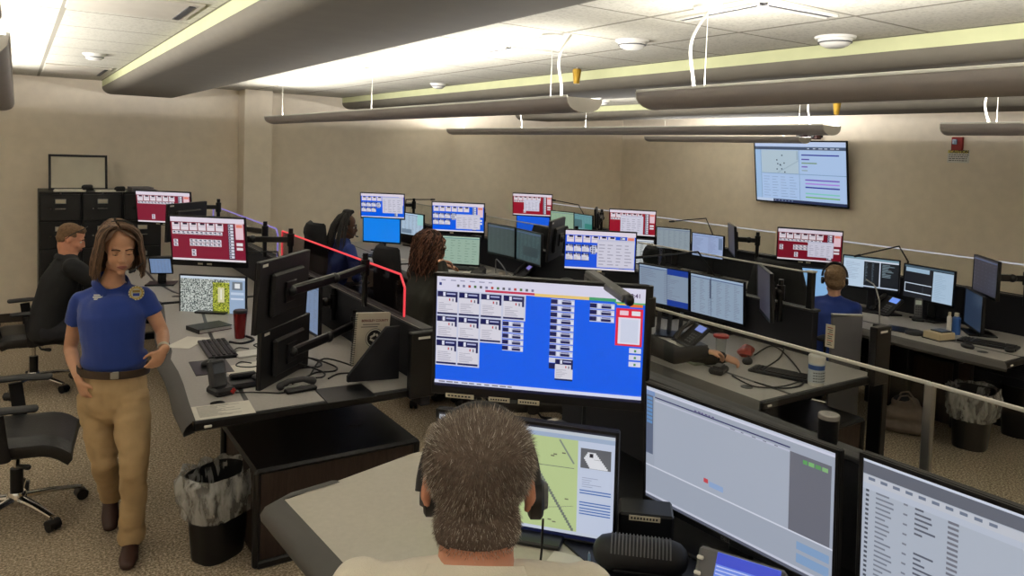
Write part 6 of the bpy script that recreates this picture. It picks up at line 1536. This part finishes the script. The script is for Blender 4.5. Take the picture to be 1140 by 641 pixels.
for c, n_, q in cap_v:
    for j in range(2):
        dn = V((0, 0, -1)) if q.z < .07 else (Fm @ V((q.x*4, .8, 0)))
        sidefade = max(.25, min(1, (q.z+.11)/.10)); L_ = (.010+.007*max(0, q.z/.1))*rn.uniform(.6, 1.15)*sidefade
        jt = V((rn.uniform(-1, 1), rn.uniform(-1, 1), rn.uniform(-1, 1)))*.0035
        p = c+jt; d = (n_*.75+dn.normalized()*.75+V((rn.uniform(-1, 1), rn.uniform(-1, 1), rn.uniform(-1, 1)))*.22).normalized()
        sd = d.orthogonal().normalized()*.00055; s2 = d.cross(sd)
        grey = min(1, max(0, (.05-q.z)/.10))*.55+.25*(1 if abs(q.x) > .06 else 0)
        m_ = gh[3] if rn.random() < .05+grey*.7 else gh[1] if rn.random() < .4+grey*.3 else gh[rn.choice((0, 2))]
        mb.add([p-n_*.001+sd, p-n_*.001-sd*.5+s2*.85, p-n_*.001-sd*.5-s2*.85, p+d*L_], [(0, 1, 3), (1, 2, 3), (2, 0, 3)], m_)
ho = mb.build('hair', t, 0)
# scalp under the hair, following the skull
sm = bpy.data.meshes.new('hair_base'); keep = {}
idx = set(); fl = []
for p in me.polygons:
    ok = True
    for vi in p.vertices:
        q = FmT @ (me.vertices[vi].co-hc)/1.06
        if q.z < -.064 or q.length > .17 or q.y > .055 or (q.y > .015 and q.z < .078) or (abs(q.x) > .071 and q.y > -.03 and -.052 < q.z < .03) or (q.z < .02 and q.y > .01): ok = False; break
    if ok: fl.append(tuple(p.vertices))
mp_ = {}; vs = []
for f_ in fl:
    for vi in f_:
        if vi not in mp_: mp_[vi] = len(vs); vs.append(tuple(me.vertices[vi].co+me.vertices[vi].normal*.0018))
mb = MB(); mb.add(vs, [tuple(mp_[v] for v in f_) for f_ in fl], mat('hair_scalp', (92, 78, 69), .85, var=.3, vscale=90, bump=.6, bscale=250)); mb.build('hair_base', t, 80)
# headset: thin band running behind the head to the right ear
def P5(x, y, z): return hc+Fm @ (V((x, y, z))*1.06)
mb = MB(); mb.tube([P5(.094*math.cos(a), -.0+.014*math.sin(a), -.01+.135*math.sin(a)) for a in [PI*k/24 for k in range(25)]], [(.0035, .007)]*25, M['dgrey'], 8, side=Fm @ V((0, 1, 0))); h = mb.build('headset', t)
for sg in (-1, 1):
    mb = MB(); o5 = .018*(sg < 0)
    mb.tube([P5(sg*(.080-o5), .016, -.022), P5(sg*(.084-o5), .016, -.022), P5(sg*(.100-o5), .016, -.022), P5(sg*(.104-o5), .016, -.022)], [.027, .034, .034, .028], M['black'], 22); mb.tube([P5(sg*(.104-o5), .016, -.018), P5(sg*(.111-o5), .016, -.018)], [.024, .02], M['grey'], 18); mb.build('ear_cushion', h)
mb = MB(); a = P5(.104, .004, -.05); mb.tube([a, a+V((.0, .0, -.05)), a+V((-.015, -.01, -.13)), a+V((.0, .02, -.22)), a+V((.03, .05, -.33))], .0022, M['black2'], 6); mb.build('headset_cord', h)
# ---------------------------------------------------------------- man in the dark jacket (left, seated, profile)
def seated(label, seat, yaw, head, hf, skin, shirt, trouser, vs=.011, fem=False, sleeve='long', hands_to=None, w=1.0, s=1.0, hl=.0, **k):
    f = V((math.cos(yaw), math.sin(yaw), 0)); r = V((f.y, -f.x, 0)); sx, sy = seat; pel = V((sx, sy, .56)); head = V(head)
    nk = head+V((0, 0, -.15))-V(hf).normalized()*.03; shc = nk+V((0, 0, -.06)); ch = pel.lerp(shc, .72)-f*.01; wa = pel.lerp(shc, .36)-f*.02
    shL, shR = shc-r*.175*w, shc+r*.175*w; hL, hR = hands_to if hands_to else (shc-r*.12+f*.42+V((0, 0, -.36)), shc+r*.12+f*.42+V((0, 0, -.36)))
    hL, hR = V(hL), V(hR)
    def elb(a, b, sg):
        m_ = (a+b)/2; d = (b-a).length; h = math.sqrt(max(0, .27**2-(d/2)**2)); return m_+V((0, 0, -1))*h*.8+r*sg*h*.5-f*h*.2
    eL, eR = elb(shL, hL, -1), elb(shR, hR, 1)
    J = dict(head=head, hf=tuple(hf), nk=nk, sh=shc, chest=ch, waist=wa, pel=pel, shL=shL, shR=shR, elL=eL, elR=eR, wrL=hL, wrR=hR, hiL=pel-r*.09, hiR=pel+r*.09,
             knL=V((sx, sy, .53))+f*.42-r*.11, knR=V((sx, sy, .53))+f*.42+r*.11, anL=V((sx, sy, .10))+f*.40-r*.12, anR=V((sx, sy, .10))+f*.46+r*.12, toeL=tuple(f), toeR=tuple(f),
             hdL=(f*.9+V((0, 0, -.15)), (0, 0, -1), r, .3), hdR=(f*.9+V((0, 0, -.15)), (0, 0, -1), -r, .3), w=w, d=w, ff=tuple(f))
    J.update(k.pop('J', {}))
    return build_person(label, (sx, sy, 0), J, skin, shirt, trouser, M['black2'], vs, fem, sleeve, s, **k), f, r
jacket = mat('charcoal_jacket', (30, 31, 34), .85, bump=.2, bscale=300); dk = mat('dark_trousers', (36, 38, 46), .8)
hd = at_d(80, 266, 6.05)
(res, f, r) = seated('seated man in a charcoal jacket with glasses pushed up on his head', (hd.x-.18, hd.y+.06), R(8), hd, V((.93, -.22, -.32)), skinB, jacket, dk, .009, s=1.0, hl=1, collar=(jacket, .075, .0, 0), J=dict(sinf=.016))
t, o, J, Fm, hc = res
def HPc(x, y, z): return hc+Fm @ V((x, y, z))
mb = MB(); hb = mat('hair_light_brown', (110, 84, 60), .7, bump=.5, bscale=120, var=.2, vscale=60)
mb.ell(HPc(0, -.026, .046), (.079, .094, .080), hb, Fm); mb.ell(HPc(0, -.06, .0), (.070, .055, .06), hb, Fm); mb.ell(HPc(0, .03, .085), (.06, .05, .035), hb, Fm)
voxel('hair', mb, t, .008, 2, lambda c_: .003*noise.noise(c_*60))
mb = MB()
for sg in (-1, 1):
    mb.tube([HPc(sg*.03+.022*math.cos(a), .058+.012*math.sin(a), .108+.017*math.sin(a)) for a in [2*PI*i/14 for i in range(15)]], .0025, M['black2'], 6)
    mb.tube([HPc(sg*.053, .055, .105), HPc(sg*.083, .0, .05), HPc(sg*.083, -.03, .0)], .003, M['black2'], 6)
mb.build('eyeglasses', t)
# ---------------------------------------------------------------- woman in blue, braided hair with a bun (far left row)
skinC = skin_mat('skin_deep_brown', (88, 58, 44)); bl = mat('navy_blue_top', (38, 58, 122), .85, bump=.2, bscale=300)
hd = at_d(386, 252, 7.75); hf = V((.86, -.42, -.10))
(res, f, r) = seated('seated woman in a blue top with dark braids in a bun and glasses', (hd.x-.12, hd.y+.06), R(0), hd, hf, skinC, bl, dk, .011, True, s=1.05, w=1.12, glasses=True, brow=(20, 16, 14), lip=(92, 52, 48),
    hands_to=(at_d(400, 290, 7.9), at_d(405, 293, 7.6)))
t, o, J, Fm, hc = res
hk = [mat('hair_black_a', (18, 15, 15), .5), mat('hair_black_b', (34, 28, 27), .5)]
def HPd(x, y, z): return hc+Fm @ (V((x, y, z))*1.05)
mb = MB(); mb.ell(HPd(0, -.03, .045), (.086, .100, .088), hk[0], Fm); mb.ell(HPd(0, -.01, .135), (.05, .055, .038), hk[0], Fm); mb.ell(HPd(0, .025, .150), (.03, .035, .022), hk[0], Fm)
mb.limb([HPd(0, -.09, .03), HPd(0, -.13, -.10), HPd(0, -.12, -.22)], [(.075, .04), (.085, .035), (.06, .02)], hk[0], 16, side=Fm @ V((1, 0, 0)))
voxel('hair', mb, t, .01, 1, lambda c_: .004*noise.noise(c_*50))
rn = random.Random(3); paths = []
for k in range(70):
    a = rn.uniform(-1.9, 1.9); sx, sy = math.sin(a), -math.cos(a); L_ = rn.uniform(.18, .30)
    paths.append([HPd(sx*.05, sy*.05, .135), HPd(sx*.09, -.02+sy*.10, .06)]+[HPd(sx*(.095+.01*i), -.03+sy*(.115+.006*i), .03-L_*i/6) for i in range(1, 7)])
hair_strands(t, 'braids', paths, .006, hk, 6)['kind'] = 'stuff'
headset(t, hc, Fm, 1.12, side=1)
# ---------------------------------------------------------------- curly haired woman
skinD = skin_mat('skin_light', (206, 156, 128)); gy = mat('dark_olive_sweater', (54, 54, 50), .9, bump=.3, bscale=300)
hd = at_d(482, 278, 5.9); hf = V((.80, .10, -.12))
(res, f, r) = seated('seated woman with curly auburn hair and a dark sweater, hand at her chin', (hd.x-.16, hd.y+.03), R(10), hd, hf, skinD, gy, dk, .010, True, s=1.08, w=1.12, brow=(80, 50, 36),
    hands_to=(at_d(497, 296, 5.95), at_d(492, 291, 5.72)))
t, o, J, Fm, hc = res
cm = [mat('hair_auburn_a', (52, 32, 25), .6), mat('hair_auburn_b', (84, 52, 40), .6), mat('hair_auburn_c', (116, 78, 60), .6)]
def HPe(x, y, z): return hc+Fm @ (V((x, y, z))*1.05)
mb = MB(); mb.ell(HPe(0, -.035, .035), (.105, .105, .095), cm[0], Fm); mb.limb([HPe(0, -.06, -.02), HPe(0, -.075, -.15)], [(.115, .07), (.10, .055)], cm[0], 18, side=Fm @ V((1, 0, 0)))
voxel('hair', mb, t, .01, 1, lambda c_: .010*noise.noise(c_*28)+.006*noise.noise(c_*60))
rn = random.Random(8); paths = []
for k in range(420):
    a = rn.uniform(-2.1, 2.1); sx, sy = math.sin(a), -math.cos(a); L_ = rn.uniform(.14, .30); ph = rn.uniform(0, 6); st = rn.uniform(-.0, .9); rr_ = rn.uniform(.95, 1.12)
    pp = []
    for i in range(16):
        u = i/15; el = PI/2*(1-st)-u*(L_/.12); 
        if el > 0: b_ = V((sx*.110*math.cos(el), -.035+sy*.115*math.cos(el), .035+.10*math.sin(el)))
        else: b_ = V((sx*.112, -.035+sy*.115, .035+el*.12))
        b_ = b_*1.0; w_ = .009
        pp.append(HPe(*(b_*rr_+V((w_*math.sin(ph+u*16), w_*math.cos(ph+u*16), w_*.5*math.sin(ph*2+u*12))))))
    paths.append(pp)
hair_strands(t, 'curls', paths, .0048, cm, 5)['kind'] = 'stuff'
# ---------------------------------------------------------------- woman in blue at the right
hd = at_d(929, 311, 6.30); hf = V((.72, .62, -.15))
(res, f, r) = seated('short haired woman in a royal blue shirt seen from behind at the right', (hd.x-.10, hd.y-.05), R(25), hd, hf, skinD, polo, dk, .011, True, 'short', s=1.0, brow=(80, 60, 46))
t, o, J, Fm, hc = res
def HPf(x, y, z): return hc+Fm @ V((x, y, z))
hb2 = mat('hair_dark_blond', (120, 96, 70), .7, bump=.5, bscale=120, var=.25, vscale=50)
mb = MB(); mb.ell(HPf(0, -.028, .035), (.086, .102, .090), hb2, Fm); mb.ell(HPf(0, -.055, -.03), (.078, .06, .06), hb2, Fm)
voxel('hair', mb, t, .009, 2, lambda c_: .005*noise.noise(c_*45)); headset(t, hc, Fm, 1.08)
# ---------------------------------------------------------------- person behind the blue board: dark sleeves, hands, red lid
hL, hR = at_d(815, 397, 4.55), at_d(789, 391, 4.62)
hd = V((3.13, 4.02, 1.12)); ha = at_d(797, 388, 4.6)
jk2 = mat('black_fleece', (32, 32, 34), .9, bump=.3, bscale=200)
rD = V((CR.x, CR.y, 0))
(res, f, r) = seated('person in black fleece bent over the desk behind the blue board, holding a red lid', (2.95, 4.12), R(-25), hd, V((.7, -.55, -.5)), skinD, jk2, dk, .010, False, s=.98,
    hands_to=(at_d(806, 398, 4.72), at_d(786, 391, 4.60)),
    J=dict(hdR=(rD*.9+V((0, 0, -.05)), -CF*.2+V((0, 0, -1)), CF*-1+V((0, 0, .6)), .55), hdL=(rD*.8+V((0, 0, -.2)), CF*.5+V((0, 0, -1)), V((0, 0, 1)), .4), elR=at_d(752, 396, 4.66), elL=at_d(757, 396, 4.85), shR=V((3.22, 3.88, 1.0)), shL=V((3.30, 4.15, 1.0)), ears=True))
t, o, J, Fm, hc = res
mb = MB(); mb.ell(hc+Fm @ V((0, -.026, .046)), (.082, .1, .082), mat('hair_black_a', (18, 15, 15)), Fm); voxel('hair', mb, t, .01, 2)
q = at_d(803, 373, 4.62)
t = thing('drinking_glass', 'clear glass with a red lid held above the desk behind the glass', 'cup', (q.x, q.y, q.z-.13))
mb = MB(); mb.lathe([(.028, 0), (.034, .12), (.032, .12), (.027, .004), (0, .004)], (0, 0, 0), M['glass'], 20); mb.build('body', t)
mb = MB(); mb.lathe([(.0, .118), (.046, .118), (.048, .132), (.02, .14), (0, .14)], (0, 0, 0), M['red'], 22); mb.build('lid', t)
q = at_z(831, 398, DZ)
t = thing('snack_bag', 'small red foil bag lying by the hands behind the glass', 'bag', (q.x+.02, q.y+.02, DZ), .5)
mb = MB(); mb.limb([(-.05, 0, .035), (.05, 0, .04)], [(.05, .03), (.045, .028)], mat('red_foil', (150, 60, 48), .35, metal=.2), 14, side=(0, 1, 0)); mb.box((-.085, 0, .035), (.02, .09, .006), mat('red_foil', (150, 60, 48)), bev=.002); voxel('pouch', mb, t, .006, 2, lambda c_: .006*noise.noise(c_*40))
